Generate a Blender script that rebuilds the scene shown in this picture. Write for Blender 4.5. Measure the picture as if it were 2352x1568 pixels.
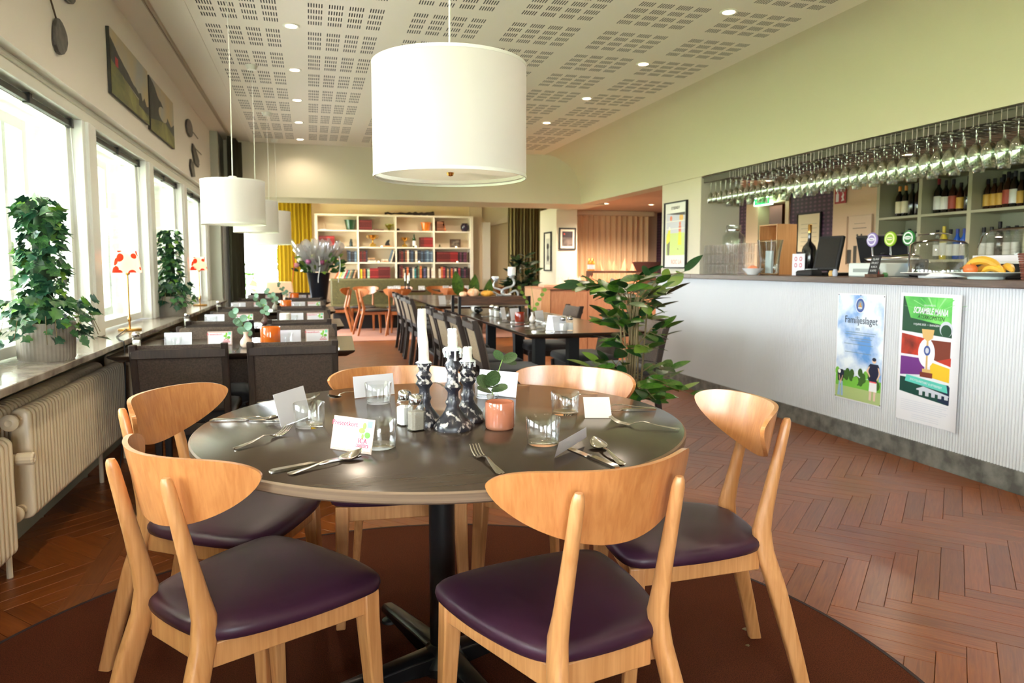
import bpy, bmesh, math, random
from math import sin, cos, pi, radians, sqrt, atan2
from mathutils import Vector, Matrix
for _o in list(bpy.data.objects): bpy.data.objects.remove(_o)
random.seed(11)
SC = bpy.context.scene
COL = SC.collection
# ---------------------------------------------------------------- camera
CH = 1.17
cd = bpy.data.cameras.new('camera'); cam = bpy.data.objects.new('camera', cd); COL.objects.link(cam)
cam.location = (0, 0, CH)
cam.rotation_euler = (radians(90 - 4.9236), 0, radians(-15.5299))
cd.sensor_width = 36; cd.lens = 1660 / 2352 * 36; cd.shift_y = -29 / 2352
cd.clip_start = .05; cd.clip_end = 200
cd.dof.use_dof = True; cd.dof.focus_distance = 1.9; cd.dof.aperture_fstop = 5.6
SC.camera = cam
# ---------------------------------------------------------------- light of day, exposure
W = bpy.data.worlds.new('overcast sky'); SC.world = W; W.use_nodes = True
nt = W.node_tree; nt.nodes.clear()
wo = nt.nodes.new('ShaderNodeOutputWorld'); wb = nt.nodes.new('ShaderNodeBackground')
wb.inputs[0].default_value = (.93, .985, 1.06, 1); wb.inputs[1].default_value = 10.5
nt.links.new(wb.outputs[0], wo.inputs[0])
SC.view_settings.view_transform = 'Standard'; SC.view_settings.look = 'None'
SC.view_settings.exposure = 1.64; SC.view_settings.gamma = 1; SC.view_settings.use_curve_mapping = False
SC.cycles.max_bounces = 12; SC.cycles.diffuse_bounces = 6; SC.cycles.glossy_bounces = 4
SC.cycles.transparent_max_bounces = 24; SC.cycles.transmission_bounces = 8
SC.cycles.caustics_reflective = False; SC.cycles.caustics_refractive = False
SC.cycles.sample_clamp_indirect = 6
def area(name, loc, rot, sx, sy, power, col=(1, 1, 1), portal=False):
    l = bpy.data.lights.new(name, 'AREA'); l.shape = 'RECTANGLE'; l.size = sx; l.size_y = sy
    l.energy = power; l.color = col
    if portal: l.cycles.is_portal = True
    o = bpy.data.objects.new(name, l); COL.objects.link(o); o.location = loc; o.rotation_euler = rot
    return o
area('window_portal', (-1.40, 2.7, 1.35), (0, radians(-90), 0), 1.15, 12.4, 1, portal=True)
area('back_fill_portal', (.1, -3.55, 1.5), (radians(90), 0, 0), 1.4, 1.5, 1, portal=True)
area('far_window_portal', (-.95, 14.75, 1.35), (radians(-90), 0, 0), 1.1, 1.9, 1, portal=True)
area('far_fill_portal', (-1.78, 12.2, 1.3), (0, radians(-90), 0), 1.6, 3.6, 1, portal=True)
# ---------------------------------------------------------------- helpers
def lin(c):
    r = []
    for v in c[:3]:
        v /= 255.0
        r.append(v / 12.92 if v <= .04045 else ((v + .055) / 1.055) ** 2.4)
    return (*r, 1)
MATS = {}
def mat(name, c, rough=.5, metal=0, noise=None, bump=None, coat=0, emit=None, spec=.5, c2=None, alpha=1, stretch=(1, 1, 1), sheen=0, sub=0, detail=4, contrast=(.35, .65)):
    if name in MATS: return MATS[name]
    m = bpy.data.materials.new(name); m.use_nodes = True; t = m.node_tree; b = t.nodes['Principled BSDF']
    b.inputs['Base Color'].default_value = lin(c); b.inputs['Roughness'].default_value = rough
    b.inputs['Metallic'].default_value = metal; b.inputs['Specular IOR Level'].default_value = spec
    b.inputs['Coat Weight'].default_value = coat; b.inputs['Coat Roughness'].default_value = .15
    if alpha < 1: b.inputs['Alpha'].default_value = alpha
    if sheen: b.inputs['Sheen Weight'].default_value = sheen
    if emit: b.inputs['Emission Color'].default_value = lin(emit[0]); b.inputs['Emission Strength'].default_value = emit[1]
    if noise or bump:
        tc = t.nodes.new('ShaderNodeTexCoord'); mp = t.nodes.new('ShaderNodeMapping'); mp.inputs['Scale'].default_value = stretch
        t.links.new(tc.outputs['Object'], mp.inputs['Vector'])
    if noise:
        n = t.nodes.new('ShaderNodeTexNoise'); n.inputs['Scale'].default_value = noise[0]; n.inputs['Detail'].default_value = detail
        t.links.new(mp.outputs[0], n.inputs['Vector'])
        r = t.nodes.new('ShaderNodeValToRGB'); r.color_ramp.elements[0].position = contrast[0]; r.color_ramp.elements[1].position = contrast[1]
        if c2 is None:
            a = noise[1]; r.color_ramp.elements[0].color = lin([v * (1 - a) for v in c]); r.color_ramp.elements[1].color = lin([min(255, v * (1 + a)) for v in c])
        else: r.color_ramp.elements[0].color = lin(c); r.color_ramp.elements[1].color = lin(c2)
        t.links.new(n.outputs['Fac'], r.inputs[0]); t.links.new(r.outputs[0], b.inputs['Base Color'])
    if bump:
        n2 = t.nodes.new('ShaderNodeTexNoise'); n2.inputs['Scale'].default_value = bump[0]; n2.inputs['Detail'].default_value = 3
        t.links.new(mp.outputs[0], n2.inputs['Vector'])
        bp = t.nodes.new('ShaderNodeBump'); bp.inputs['Strength'].default_value = bump[1]; bp.inputs['Distance'].default_value = min(.004, .12 / bump[0])
        t.links.new(n2.outputs['Fac'], bp.inputs['Height']); t.links.new(bp.outputs[0], b.inputs['Normal'])
    MATS[name] = m; return m
def wood(name, ca, cb, rough=.4, coat=.3, stretch=(18, 18, 1.2), scale=4, rand=0, bump=.15):
    m = bpy.data.materials.new(name); m.use_nodes = True; t = m.node_tree; b = t.nodes['Principled BSDF']
    b.inputs['Roughness'].default_value = rough; b.inputs['Coat Weight'].default_value = coat; b.inputs['Coat Roughness'].default_value = .22
    tc = t.nodes.new('ShaderNodeTexCoord'); mp = t.nodes.new('ShaderNodeMapping'); mp.inputs['Scale'].default_value = stretch
    t.links.new(tc.outputs['Object'], mp.inputs['Vector'])
    n = t.nodes.new('ShaderNodeTexNoise'); n.inputs['Scale'].default_value = scale; n.inputs['Detail'].default_value = 5; n.inputs['Distortion'].default_value = .6
    t.links.new(mp.outputs[0], n.inputs['Vector'])
    r = t.nodes.new('ShaderNodeValToRGB'); r.color_ramp.elements[0].position = .3; r.color_ramp.elements[1].position = .7
    r.color_ramp.elements[0].color = lin(ca); r.color_ramp.elements[1].color = lin(cb)
    t.links.new(n.outputs['Fac'], r.inputs[0]); out = r.outputs[0]
    if rand:
        g = t.nodes.new('ShaderNodeNewGeometry'); oi = t.nodes.new('ShaderNodeObjectInfo')
        ad = t.nodes.new('ShaderNodeMath'); ad.operation = 'ADD'; t.links.new(g.outputs['Random Per Island'], ad.inputs[0]); t.links.new(oi.outputs['Random'], ad.inputs[1])
        fr = t.nodes.new('ShaderNodeMath'); fr.operation = 'FRACT'; t.links.new(ad.outputs[0], fr.inputs[0])
        mr = t.nodes.new('ShaderNodeMapRange'); mr.inputs['To Min'].default_value = 1 - rand; mr.inputs['To Max'].default_value = 1 + rand
        t.links.new(fr.outputs[0], mr.inputs['Value'])
        hs = t.nodes.new('ShaderNodeHueSaturation'); t.links.new(mr.outputs[0], hs.inputs['Value']); t.links.new(out, hs.inputs['Color']); out = hs.outputs[0]
        cx = t.nodes.new('ShaderNodeCombineXYZ'); m10 = t.nodes.new('ShaderNodeMath'); m10.operation = 'MULTIPLY'; m10.inputs[1].default_value = 37
        t.links.new(fr.outputs[0], m10.inputs[0]); t.links.new(m10.outputs[0], cx.inputs[2]); t.links.new(m10.outputs[0], cx.inputs[0]); t.links.new(cx.outputs[0], mp.inputs['Location'])
    t.links.new(out, b.inputs['Base Color'])
    if bump:
        bp = t.nodes.new('ShaderNodeBump'); bp.inputs['Strength'].default_value = bump; bp.inputs['Distance'].default_value = .002
        t.links.new(n.outputs['Fac'], bp.inputs['Height']); t.links.new(bp.outputs[0], b.inputs['Normal'])
    MATS[name] = m; return m
def glass(name, tint=(245, 250, 248), ior=1.45, rough=.01, gain=1.0, body=0, bodyc=(255, 255, 255)):
    m = bpy.data.materials.new(name); m.use_nodes = True; t = m.node_tree; t.nodes.clear()
    o = t.nodes.new('ShaderNodeOutputMaterial'); tr = t.nodes.new('ShaderNodeBsdfTransparent'); tr.inputs[0].default_value = lin(tint)
    gl = t.nodes.new('ShaderNodeBsdfGlossy'); gl.inputs['Roughness'].default_value = rough; gl.inputs[0].default_value = (1, 1, 1, 1)
    fr = t.nodes.new('ShaderNodeFresnel'); fr.inputs[0].default_value = ior
    mu = t.nodes.new('ShaderNodeMath'); mu.operation = 'MULTIPLY'; mu.inputs[1].default_value = gain; mu.use_clamp = True
    mx = t.nodes.new('ShaderNodeMixShader')
    ge = t.nodes.new('ShaderNodeNewGeometry'); im = t.nodes.new('ShaderNodeMapRange'); im.inputs['To Min'].default_value = ior; im.inputs['To Max'].default_value = 1 / ior
    t.links.new(ge.outputs['Backfacing'], im.inputs['Value']); t.links.new(im.outputs[0], fr.inputs[0])
    t.links.new(fr.outputs[0], mu.inputs[0]); t.links.new(mu.outputs[0], mx.inputs[0]); t.links.new(gl.outputs[0], mx.inputs[2])
    if body:
        df = t.nodes.new('ShaderNodeBsdfDiffuse'); df.inputs[0].default_value = lin(bodyc); tl = t.nodes.new('ShaderNodeBsdfTranslucent'); tl.inputs[0].default_value = lin(bodyc)
        m3 = t.nodes.new('ShaderNodeMixShader'); m3.inputs[0].default_value = .5; t.links.new(df.outputs[0], m3.inputs[1]); t.links.new(tl.outputs[0], m3.inputs[2])
        m2 = t.nodes.new('ShaderNodeMixShader'); m2.inputs[0].default_value = body
        t.links.new(tr.outputs[0], m2.inputs[1]); t.links.new(m3.outputs[0], m2.inputs[2]); t.links.new(m2.outputs[0], mx.inputs[1])
    else: t.links.new(tr.outputs[0], mx.inputs[1])
    t.links.new(mx.outputs[0], o.inputs[0]); MATS[name] = m; return m
def cloth(name, c, trans=.45, c2=None, pattern=None, tc2=None):      # thin woven stuff that lets light through
    m = bpy.data.materials.new(name); m.use_nodes = True; t = m.node_tree; t.nodes.clear()
    o = t.nodes.new('ShaderNodeOutputMaterial'); d = t.nodes.new('ShaderNodeBsdfDiffuse'); l = t.nodes.new('ShaderNodeBsdfTranslucent'); x = t.nodes.new('ShaderNodeMixShader')
    x.inputs[0].default_value = trans; d.inputs[0].default_value = lin(c); l.inputs[0].default_value = lin(tc2 or c)
    if pattern:
        tc = t.nodes.new('ShaderNodeTexCoord'); n = t.nodes.new('ShaderNodeTexVoronoi' if pattern[1] == 'v' else 'ShaderNodeTexNoise'); n.inputs['Scale'].default_value = pattern[0]
        t.links.new(tc.outputs['Object'], n.inputs['Vector']); r = t.nodes.new('ShaderNodeValToRGB')
        r.color_ramp.interpolation = 'CONSTANT' if pattern[1] != 's' else 'LINEAR'
        r.color_ramp.elements[0].position = 0; r.color_ramp.elements[1].position = pattern[2]
        r.color_ramp.elements[0].color = lin(c2); r.color_ramp.elements[1].color = lin(c)
        t.links.new(n.outputs['Distance' if pattern[1] == 'v' else 'Fac'], r.inputs[0]); t.links.new(r.outputs[0], d.inputs[0]); t.links.new(r.outputs[0], l.inputs[0])
    t.links.new(d.outputs[0], x.inputs[1]); t.links.new(l.outputs[0], x.inputs[2]); t.links.new(x.outputs[0], o.inputs[0]); MATS[name] = m; return m
class MB:
    def __init__(s): s.v = []; s.f = []; s.m = []
    def add(s, vs, fs, mi=0):
        n = len(s.v); s.v += [tuple(v) for v in vs]
        for f in fs: s.f.append([n + i for i in f]); s.m.append(mi)
        return s
    def box(s, x0, x1, y0, y1, z0, z1, mi=0):
        return s.add([(x0, y0, z0), (x1, y0, z0), (x1, y1, z0), (x0, y1, z0), (x0, y0, z1), (x1, y0, z1), (x1, y1, z1), (x0, y1, z1)],
                     [(3, 2, 1, 0), (4, 5, 6, 7), (0, 1, 5, 4), (1, 2, 6, 5), (2, 3, 7, 6), (3, 0, 4, 7)], mi)
    def obox(s, M, sx, sy, sz, mi=0):
        vs = [M @ Vector((x * sx / 2, y * sy / 2, z * sz / 2)) for z in (-1, 1) for x, y in ((-1, -1), (1, -1), (1, 1), (-1, 1))]
        return s.add(vs, [(3, 2, 1, 0), (4, 5, 6, 7), (0, 1, 5, 4), (1, 2, 6, 5), (2, 3, 7, 6), (3, 0, 4, 7)], mi)
    def loft(s, rings, cap=True, mi=0, close=True):
        n = len(rings[0]); vs = [p for r in rings for p in r]; fs = []
        for i in range(len(rings) - 1):
            for j in range(n if close else n - 1):
                k = (j + 1) % n; fs.append((i * n + j, i * n + k, (i + 1) * n + k, (i + 1) * n + j))
        if cap: fs.append(tuple(reversed(range(n)))); fs.append(tuple((len(rings) - 1) * n + j for j in range(n)))
        return s.add(vs, fs, mi)
    def tube(s, path, r, n=8, cap=True, mi=0):
        P = [Vector(p) for p in path]; R = r if isinstance(r, (list, tuple)) else [r] * len(P); rings = []; up = None
        for i, p in enumerate(P):
            d = (P[min(i + 1, len(P) - 1)] - P[max(i - 1, 0)]).normalized()
            if up is None: up = Vector((0, 0, 1)) if abs(d.z) < .9 else Vector((1, 0, 0))
            a = d.cross(up).normalized(); b = a.cross(d).normalized(); up = b
            rings.append([p + a * (R[i] * cos(2 * pi * k / n)) + b * (R[i] * sin(2 * pi * k / n)) for k in range(n)])
        return s.loft(rings, cap, mi)
    def lathe(s, prof, n=24, c=(0, 0, 0), mi=0, wob=None, cap=True):
        rings = []
        for r, z in prof:
            rings.append([(c[0] + (r + (wob(2 * pi * k / n, z) if wob else 0)) * cos(2 * pi * k / n), c[1] + (r + (wob(2 * pi * k / n, z) if wob else 0)) * sin(2 * pi * k / n), c[2] + z) for k in range(n)])
        vs = [p for r in rings for p in r]; fs = []
        for i in range(len(rings) - 1):
            for j in range(n):
                k = (j + 1) % n; fs.append((i * n + j, i * n + k, (i + 1) * n + k, (i + 1) * n + j))
        if not cap: return s.add(vs, fs, mi)
        if prof[0][0] > 0: fs.append(tuple(reversed(range(n)))) if prof[0] != prof[-1] else None
        if prof[-1][0] > 0 and prof[0] != prof[-1]: fs.append(tuple((len(rings) - 1) * n + j for j in range(n)))
        return s.add(vs, fs, mi)
    def plate(s, pts, z0, z1, mi=0):
        n = len(pts)
        return s.loft([[(x, y, z0) for x, y in pts], [(x, y, z1) for x, y in pts]], True, mi)
    def sheet(s, fn, nu, nv, mi=0, cu=False):
        vs = [fn(i / nu, j / nv) for i in range(nu + (0 if cu else 1)) for j in range(nv + 1)]; fs = []; N = nu if cu else nu
        for i in range(N):
            a = i * (nv + 1); b = ((i + 1) % nu if cu else i + 1) * (nv + 1)
            for j in range(nv): fs.append((a + j, b + j, b + j + 1, a + j + 1))
        return s.add(vs, fs, mi)
    def tf(s, M):
        s.v = [tuple(M @ Vector(v)) for v in s.v]; return s
    def build(s, name, mats, parent=None, smooth=35, bevel=0, recalc=True, loc=None, seg=2):
        me = bpy.data.meshes.new(name); me.from_pydata(s.v, [], s.f)
        if not isinstance(mats, (list, tuple)): mats = [mats]
        for m in mats: me.materials.append(m)
        if any(s.m): me.polygons.foreach_set('material_index', s.m)
        if recalc:
            b = bmesh.new(); b.from_mesh(me); bmesh.ops.recalc_face_normals(b, faces=b.faces)
            b.to_mesh(me); b.free()
        if smooth: me.shade_smooth(); me.set_sharp_from_angle(angle=radians(smooth))
        o = bpy.data.objects.new(name, me); COL.objects.link(o)
        if parent is not None: o.parent = parent
        if loc: o.location = loc
        if bevel:
            md = o.modifiers.new('edge', 'BEVEL'); md.width = bevel; md.segments = seg; md.limit_method = 'ANGLE'; md.angle_limit = radians(40)
        return o
def tag(o, label, cat=None, group=None, kind=None):
    if label: o['label'] = label
    if cat: o['category'] = cat
    if group: o['group'] = group
    if kind: o['kind'] = kind
    return o
def thing(name, label, cat, loc=(0, 0, 0), rz=0, group=None):
    o = bpy.data.objects.new(name, None); COL.objects.link(o); o.empty_display_size = .05
    o.location = loc; o.rotation_euler = (0, 0, rz); return tag(o, label, cat, group)
def struct(o, label=None): o['kind'] = 'structure'; (label and tag(o, label)); return o
def copy_tree(o, parent=None):
    c = o.copy(); COL.objects.link(c); c.parent = parent
    for ch in o.children: copy_tree(ch, c)
    return c
def dup(o, loc, rz=None, label=None, group=None):
    c = copy_tree(o); c.location = loc
    if rz is not None: c.rotation_euler = (c.rotation_euler[0], c.rotation_euler[1], rz)
    if label: c['label'] = label
    if group: c['group'] = group
    return c
def frame(o, x, y):
    x = Vector(x).normalized(); y = Vector(y).normalized(); z = x.cross(y)
    return Matrix(((x[0], y[0], z[0], o[0]), (x[1], y[1], z[1], o[1]), (x[2], y[2], z[2], o[2]), (0, 0, 0, 1)))
def text(s, size, M, m, parent, name='lettering', align='CENTER', sx=1, depth=.0003, shear=0, bold=0):
    cu = bpy.data.curves.new(name, 'FONT'); cu.body = s; cu.size = size; cu.align_x = align; cu.align_y = 'CENTER'; cu.extrude = depth; cu.shear = shear; cu.offset = bold; cu.resolution_u = 3
    t = bpy.data.objects.new('tmp', cu); COL.objects.link(t); bpy.context.view_layer.update()
    me = bpy.data.meshes.new_from_object(t.evaluated_get(bpy.context.evaluated_depsgraph_get())); bpy.data.objects.remove(t)
    me.transform(M @ Matrix.Diagonal((sx, 1, 1, 1))); me.materials.clear(); me.materials.append(m); me.name = name
    o = bpy.data.objects.new(name, me); COL.objects.link(o); o.parent = parent; return o
def flat(name, M, polys, mats, parent, dz=.0005):
    """flat print: list of (outline points, material index, layer) in the frame M"""
    b = MB()
    for k, (pts, mi, ly) in enumerate(polys): b.add([M @ Vector((x, y, dz * ly + k * 1.2e-5 * (dz / .0005))) for x, y in pts], [tuple(range(len(pts)))], mi)
    return b.build(name, mats, parent, smooth=0, recalc=False)
def disc(cx, cy, r, n=20, ry=None): return [(cx + r * cos(2 * pi * k / n), cy + (ry or r) * sin(2 * pi * k / n)) for k in range(n)]
def rect(x0, y0, x1, y1): return [(x0, y0), (x1, y0), (x1, y1), (x0, y1)]
def T(x, y, z=0, rz=0): return Matrix.Translation((x, y, z)) @ Matrix.Rotation(rz, 4, 'Z')
# ---------------------------------------------------------------- materials
OAK = wood('oak', (190, 130, 78), (214, 156, 102), .38, .35, (30, 30, 1.5), 3)
OAKV = wood('oak_veneer', (186, 118, 66), (208, 142, 86), .3, .8, (30, 30, 1.5), 3)
BEECH = wood('brown_wood', (150, 84, 38), (176, 106, 54), .35, .3, (30, 30, 2), 3)
DARKW = wood('dark_wood', (38, 28, 23), (58, 43, 34), .6, 0, (20, 20, 2), 4)
WENGE = wood('table_brown', (54, 42, 33), (64, 51, 41), .2, .1, (2, 30, 30), 3, bump=.05)
_w = MATS['table_brown'].node_tree.nodes['Principled BSDF']; _w.inputs['Specular IOR Level'].default_value = .4
PLY = wood('plywood_edge', (96, 76, 60), (134, 110, 88), .5, .1, (1, 1, 300), 1)
PLANK = wood('oak_parquet', (110, 54, 18), (138, 76, 32), .34, .12, (2.2, 34, 10), 3, rand=.17, bump=.2)
BARW = wood('bar_top', (70, 52, 44), (98, 74, 62), .4, .3, (20, 1.5, 20), 4)
CABW = wood('cabinet_wood', (176, 118, 84), (196, 140, 104), .45, .1, (16, 16, 2), 4)
OLDW = wood('old_dark_plank', (58, 36, 24), (104, 68, 44), .6, .05, (2, 20, 20), 4)
PURPLE = mat('purple_leather', (60, 32, 50), .38, bump=(220, .12), spec=.35, noise=(6, .08))
BLKLEATHER = mat('black_seat', (40, 34, 34), .4)
GREYSEAT = mat('dark_seat_fabric', (52, 50, 50), .8, bump=(300, .3), sheen=.3)
FABRIC = mat('brown_weave', (92, 78, 68), .85, bump=(260, .5), noise=(140, .14), sheen=.2)
FABRICD = mat('dark_brown_weave', (76, 63, 54), .8, bump=(260, .5), noise=(140, .14))
LITWEAVE = mat('lit_brown_weave', (150, 130, 104), .7, bump=(260, .4), noise=(120, .12))  # chair back weave, lightened: reflected light is put into the colour
WALLG = mat('cream_green_paint', (214, 206, 184), .75, bump=(90, .06))
WALLW = mat('off_white_paint', (236, 230, 220), .7, bump=(90, .05))
WALLP = mat('beige_paint', (214, 190, 160), .75)
CEIL = mat('ceiling_paint', (244, 236, 224), .8, bump=(120, .05))
TRIMW = mat('white_gloss_paint', (232, 232, 222), .35)
FRAMEW = mat('window_white', (238, 240, 236), .3)
DARKMETAL = mat('dark_rail', (58, 58, 56), .4, metal=.6)
BLACK = mat('black_metal', (22, 22, 23), .35, metal=.3, coat=.2)
BLACKM = mat('matt_black', (20, 20, 21), .6)
CHROME = mat('chrome', (215, 215, 215), .12, metal=1)
STEEL = mat('cutlery_steel', (205, 200, 192), .16, metal=1)
BRASS = mat('brass', (212, 160, 84), .22, metal=1)
GOLD = mat('gold', (226, 176, 84), .2, metal=1)
MARBLE = mat('grey_marble', (112, 100, 92), .16, noise=(9, .3), c2=(186, 178, 168), contrast=(.3, .72), detail=8)
RAD = mat('radiator_enamel', (226, 208, 178), .35, bump=(40, .05))
RUG = mat('maroon_carpet', (78, 40, 26), .95, noise=(320, .22), bump=(500, .8), spec=.08)
RUGE = mat('rug_binding', (50, 34, 32), .9)
CARPET = mat('rose_carpet', (168, 120, 104), .95, noise=(260, .12), bump=(400, .6))
WHITE = mat('white_paper', (226, 226, 232), .6)
WHITECER = mat('white_ceramic', (236, 236, 234), .2, coat=.3)
SHADE = cloth('white_shade', (228, 224, 218), .36)
SHADEIN = mat('shade_lining', (238, 234, 226), .7)
WAX = mat('white_wax', (246, 244, 238), .4, noise=(60, .03)); WAX.node_tree.nodes['Principled BSDF'].inputs['Subsurface Weight'].default_value = .3
CANDLEH = mat('drip_stained_black', (38, 38, 46), .35, noise=(42, .3), c2=(196, 190, 186), contrast=(.56, .62), bump=(60, .4), detail=6, coat=.2)
GLASS = glass('clear_glass', (252, 253, 253), gain=1.5); PANE = glass('window_glass', (250, 251, 250), 1.3, gain=1)
GREENG = glass('green_tint_glass', (250, 253, 251), gain=2.0)
WRAP = glass('cellophane', (236, 236, 240), 1.5, .08, 2.2, .3, (236, 232, 228))
AMBER = glass('amber_votive', (255, 190, 100), 1.45, .05, 1.3, .75, (236, 146, 48))
PEACH = glass('peach_votive', (255, 214, 190), 1.45, .05, 1.3, .86, (226, 158, 124))
LEAF1 = mat('ivy_green', (46, 92, 58), .38, noise=(14, .3), c2=(96, 150, 70), contrast=(.45, .75)); LEAF2 = mat('ivy_dark', (30, 74, 52), .35, noise=(14, .2)); LEAF3 = mat('ivy_lime', (120, 170, 62), .4)
FIC1 = mat('ficus_green', (40, 80, 26), .3, noise=(9, .25), c2=(78, 116, 36), contrast=(.4, .7)); FIC2 = mat('ficus_dark', (26, 56, 26), .28, noise=(9, .2)); FIC3 = mat('ficus_lime', (110, 140, 52), .35)
EUCA = mat('eucalyptus', (112, 150, 122), .5, noise=(20, .12)); EUCD = mat('eucalyptus_dark', (66, 88, 50), .45, noise=(20, .2))
STEM = mat('plant_stem', (112, 96, 60), .7); STEMG = mat('green_stem', (120, 150, 70), .6)
POT = mat('ribbed_grey_pot', (150, 142, 130), .45, noise=(12, .08))
SALT = mat('salt', (240, 238, 234), .8); PEPPER = mat('pepper', (120, 108, 96), .9, noise=(400, .4))
PINK = cloth('peach_napkin', (255, 200, 164), .4); NAPW = cloth('white_napkin', (244, 238, 232), .3)
OLIVE = cloth('olive_velvet', (150, 122, 30), .15); DKOLIVE = cloth('dark_curtain', (62, 60, 48), .05); SHEER = cloth('white_sheer', (250, 250, 250), .7); BEIGEC = cloth('beige_curtain', (236, 204, 164), .2)
BENCH = mat('olive_bench', (84, 78, 42), .6, noise=(30, .08))
RIB = mat('white_ribbed_panel', (206, 208, 210), .4); KICK = mat('grey_kick', (104, 104, 98), .55, noise=(14, .2), bump=(60, .2))
BLUE = mat('plain_blue', (60, 90, 170), .5)
def plain(r, g, b, rough=.5): return mat('paint_%d_%d_%d' % (r, g, b), (r, g, b), rough)
# purple patterned wallpaper
def wallpaper():
    m = mat('purple_wallpaper', (66, 44, 70), .6); t = m.node_tree; b = t.nodes['Principled BSDF']
    tc = t.nodes.new('ShaderNodeTexCoord'); mp = t.nodes.new('ShaderNodeMapping'); mp.inputs['Scale'].default_value = (13, 13, 22)
    v = t.nodes.new('ShaderNodeTexVoronoi'); v.inputs['Randomness'].default_value = 0; v.inputs['Scale'].default_value = 1
    r = t.nodes.new('ShaderNodeValToRGB'); r.color_ramp.elements[0].color = lin((108, 76, 100)); r.color_ramp.elements[1].color = lin((54, 34, 58)); r.color_ramp.elements[0].position = .2; r.color_ramp.elements[1].position = .45
    t.links.new(tc.outputs['Object'], mp.inputs[0]); t.links.new(mp.outputs[0], v.inputs['Vector']); t.links.new(v.outputs['Distance'], r.inputs[0]); t.links.new(r.outputs[0], b.inputs['Base Color']); return m
PAPER = wallpaper()
# ================================================================ ROOM SHELL
ZC = 2.65
fl = struct(MB().box(-1.6, 9, -4, 15.2, -.08, -.0125).build('floor', mat('subfloor', (48, 28, 18), .9), smooth=0), 'oak herringbone parquet floor of the dining room')
def plank_mb(L, Wd, M):
    g = .0006; c = .0012; h = .012; b = MB()
    def R(e, z): return [M @ Vector((x, y, z)) for x, y in ((g + e, g + e), (L - g - e, g + e), (L - g - e, Wd - g - e), (g + e, Wd - g - e))]
    v = R(0, -h) + R(0, -c) + R(c, 0); f = []
    for i in (0, 4):
        for k in range(4): f.append((i + k, i + (k + 1) % 4, i + 4 + (k + 1) % 4, i + 4 + k))
    f.append((8, 9, 10, 11)); return b.add(v, f)
PL, PW = .48, .08
Rz45 = Matrix.Rotation(radians(-47), 4, 'Z')
spots = []
for i in range(-260, 300):
    for j in range(-26, 26):
        for kind in (0, 1):
            ox, oy = i * PW + j * PL, i * PW - j * PL
            M = Matrix.Translation((ox, oy, 0)) if not kind else Matrix.Translation((ox + PW, oy + PW, 0)) @ Matrix.Rotation(pi / 2, 4, 'Z')
            M = Rz45 @ M; c = M @ Vector((PL / 2, PW / 2, 0))
            if -1.4 < c.x < (3.8 if c.y > 6 else 3.75) and -1.2 < c.y < 11.6: spots.append((M, c))
def seen(c):
    d = Vector((c.x, c.y)); a = atan2(d.x, d.y) - radians(15.5)
    hid = (c.x - .25) ** 2 + (c.y - 1.79) ** 2 < 1.25 ** 2
    return d.y > .7 and -.66 < a < .68 and not hid
spots.sort(key=lambda s: (not seen(s[1]), s[1].length))
pm = None
for k, (M, c) in enumerate(spots[:300]):
    if pm is None: pm = plank_mb(PL, PW, Matrix.Identity(4)).build('plank', PLANK, fl, smooth=0, recalc=False); o = pm
    else: o = pm.copy(); COL.objects.link(o); o.parent = fl
    o.matrix_local = M
rb = MB()
for M, c in spots[300:]:
    q = plank_mb(PL, PW, Matrix.Identity(4))
    # grain runs along each board: the texture is laid out in the mesh itself
    rb.add([M @ Vector(v) for v in q.v], q.f)
PL2 = PLANK.copy(); PL2.name = 'oak_parquet_far'
for n in PL2.node_tree.nodes:
    if n.type == 'MAPPING': n.inputs['Rotation'].default_value = (0, 0, radians(45)); n.inputs['Scale'].default_value = (6, 26, 10)
tag(rb.build('planks', PL2, fl, smooth=0, recalc=False), None, kind='stuff')
# border boards along the window wall
for (x0, x1) in ((-.86, -.775),):
    y = -1.0
    while y < 4.2:
        L = 1.3; o = plank_mb(L, x1 - x0, Matrix.Identity(4)).build('border_board', PLANK, fl, smooth=0, recalc=False)
        o.matrix_local = Matrix.Translation((x1, y, .0012)) @ Matrix.Rotation(pi / 2, 4, 'Z'); y += L
# ceiling with real slots
xs = [-.645]; holesx = []
for k in range(6):
    for g in range(4):
        for s in range(6):
            x0 = -.585 + .605 * k + .1165 * g + .0148 * s; xs += [x0, x0 + .0062]; holesx.append(x0)
xs.append(3.03)
ys = [-3.6]; holesy = []
for g in range(15):
    for s in range(4):
        y0 = 1.22 + .525 * g + .104 * s; ys += [y0, y0 + .066]; holesy.append(y0)
ys.append(9.3)
xs = sorted(xs); ys = sorted(ys); hx = set(holesx); hy = set(holesy); nx, ny = len(xs), len(ys)
vs = [(x, y, ZC) for x in xs for y in ys]; fs = []
for i in range(nx - 1):
    for j in range(ny - 1):
        if xs[i] in hx and ys[j] in hy: continue
        fs.append((i * ny + j, i * ny + j + 1, (i + 1) * ny + j + 1, (i + 1) * ny + j))
cl = struct(MB().add(vs, fs).build('ceiling', CEIL, smooth=0, recalc=False), 'beige ceiling pierced with blocks of short slots')
MB().box(-.645, 3.03, -3.6, 9.3, ZC + .012, ZC + .1).build('backing', mat('ceiling_void', (40, 36, 32), .9), cl, smooth=0)
MB().box(-1.3, -.645, -3.6, 9.3, ZC + .012, ZC + .1).build('side_band', CEIL, cl, smooth=0)
MB().box(-.66, -.645, -3.6, 9.3, ZC - .004, ZC + .02).build('edge_strip', CEIL, cl, smooth=0)
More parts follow.
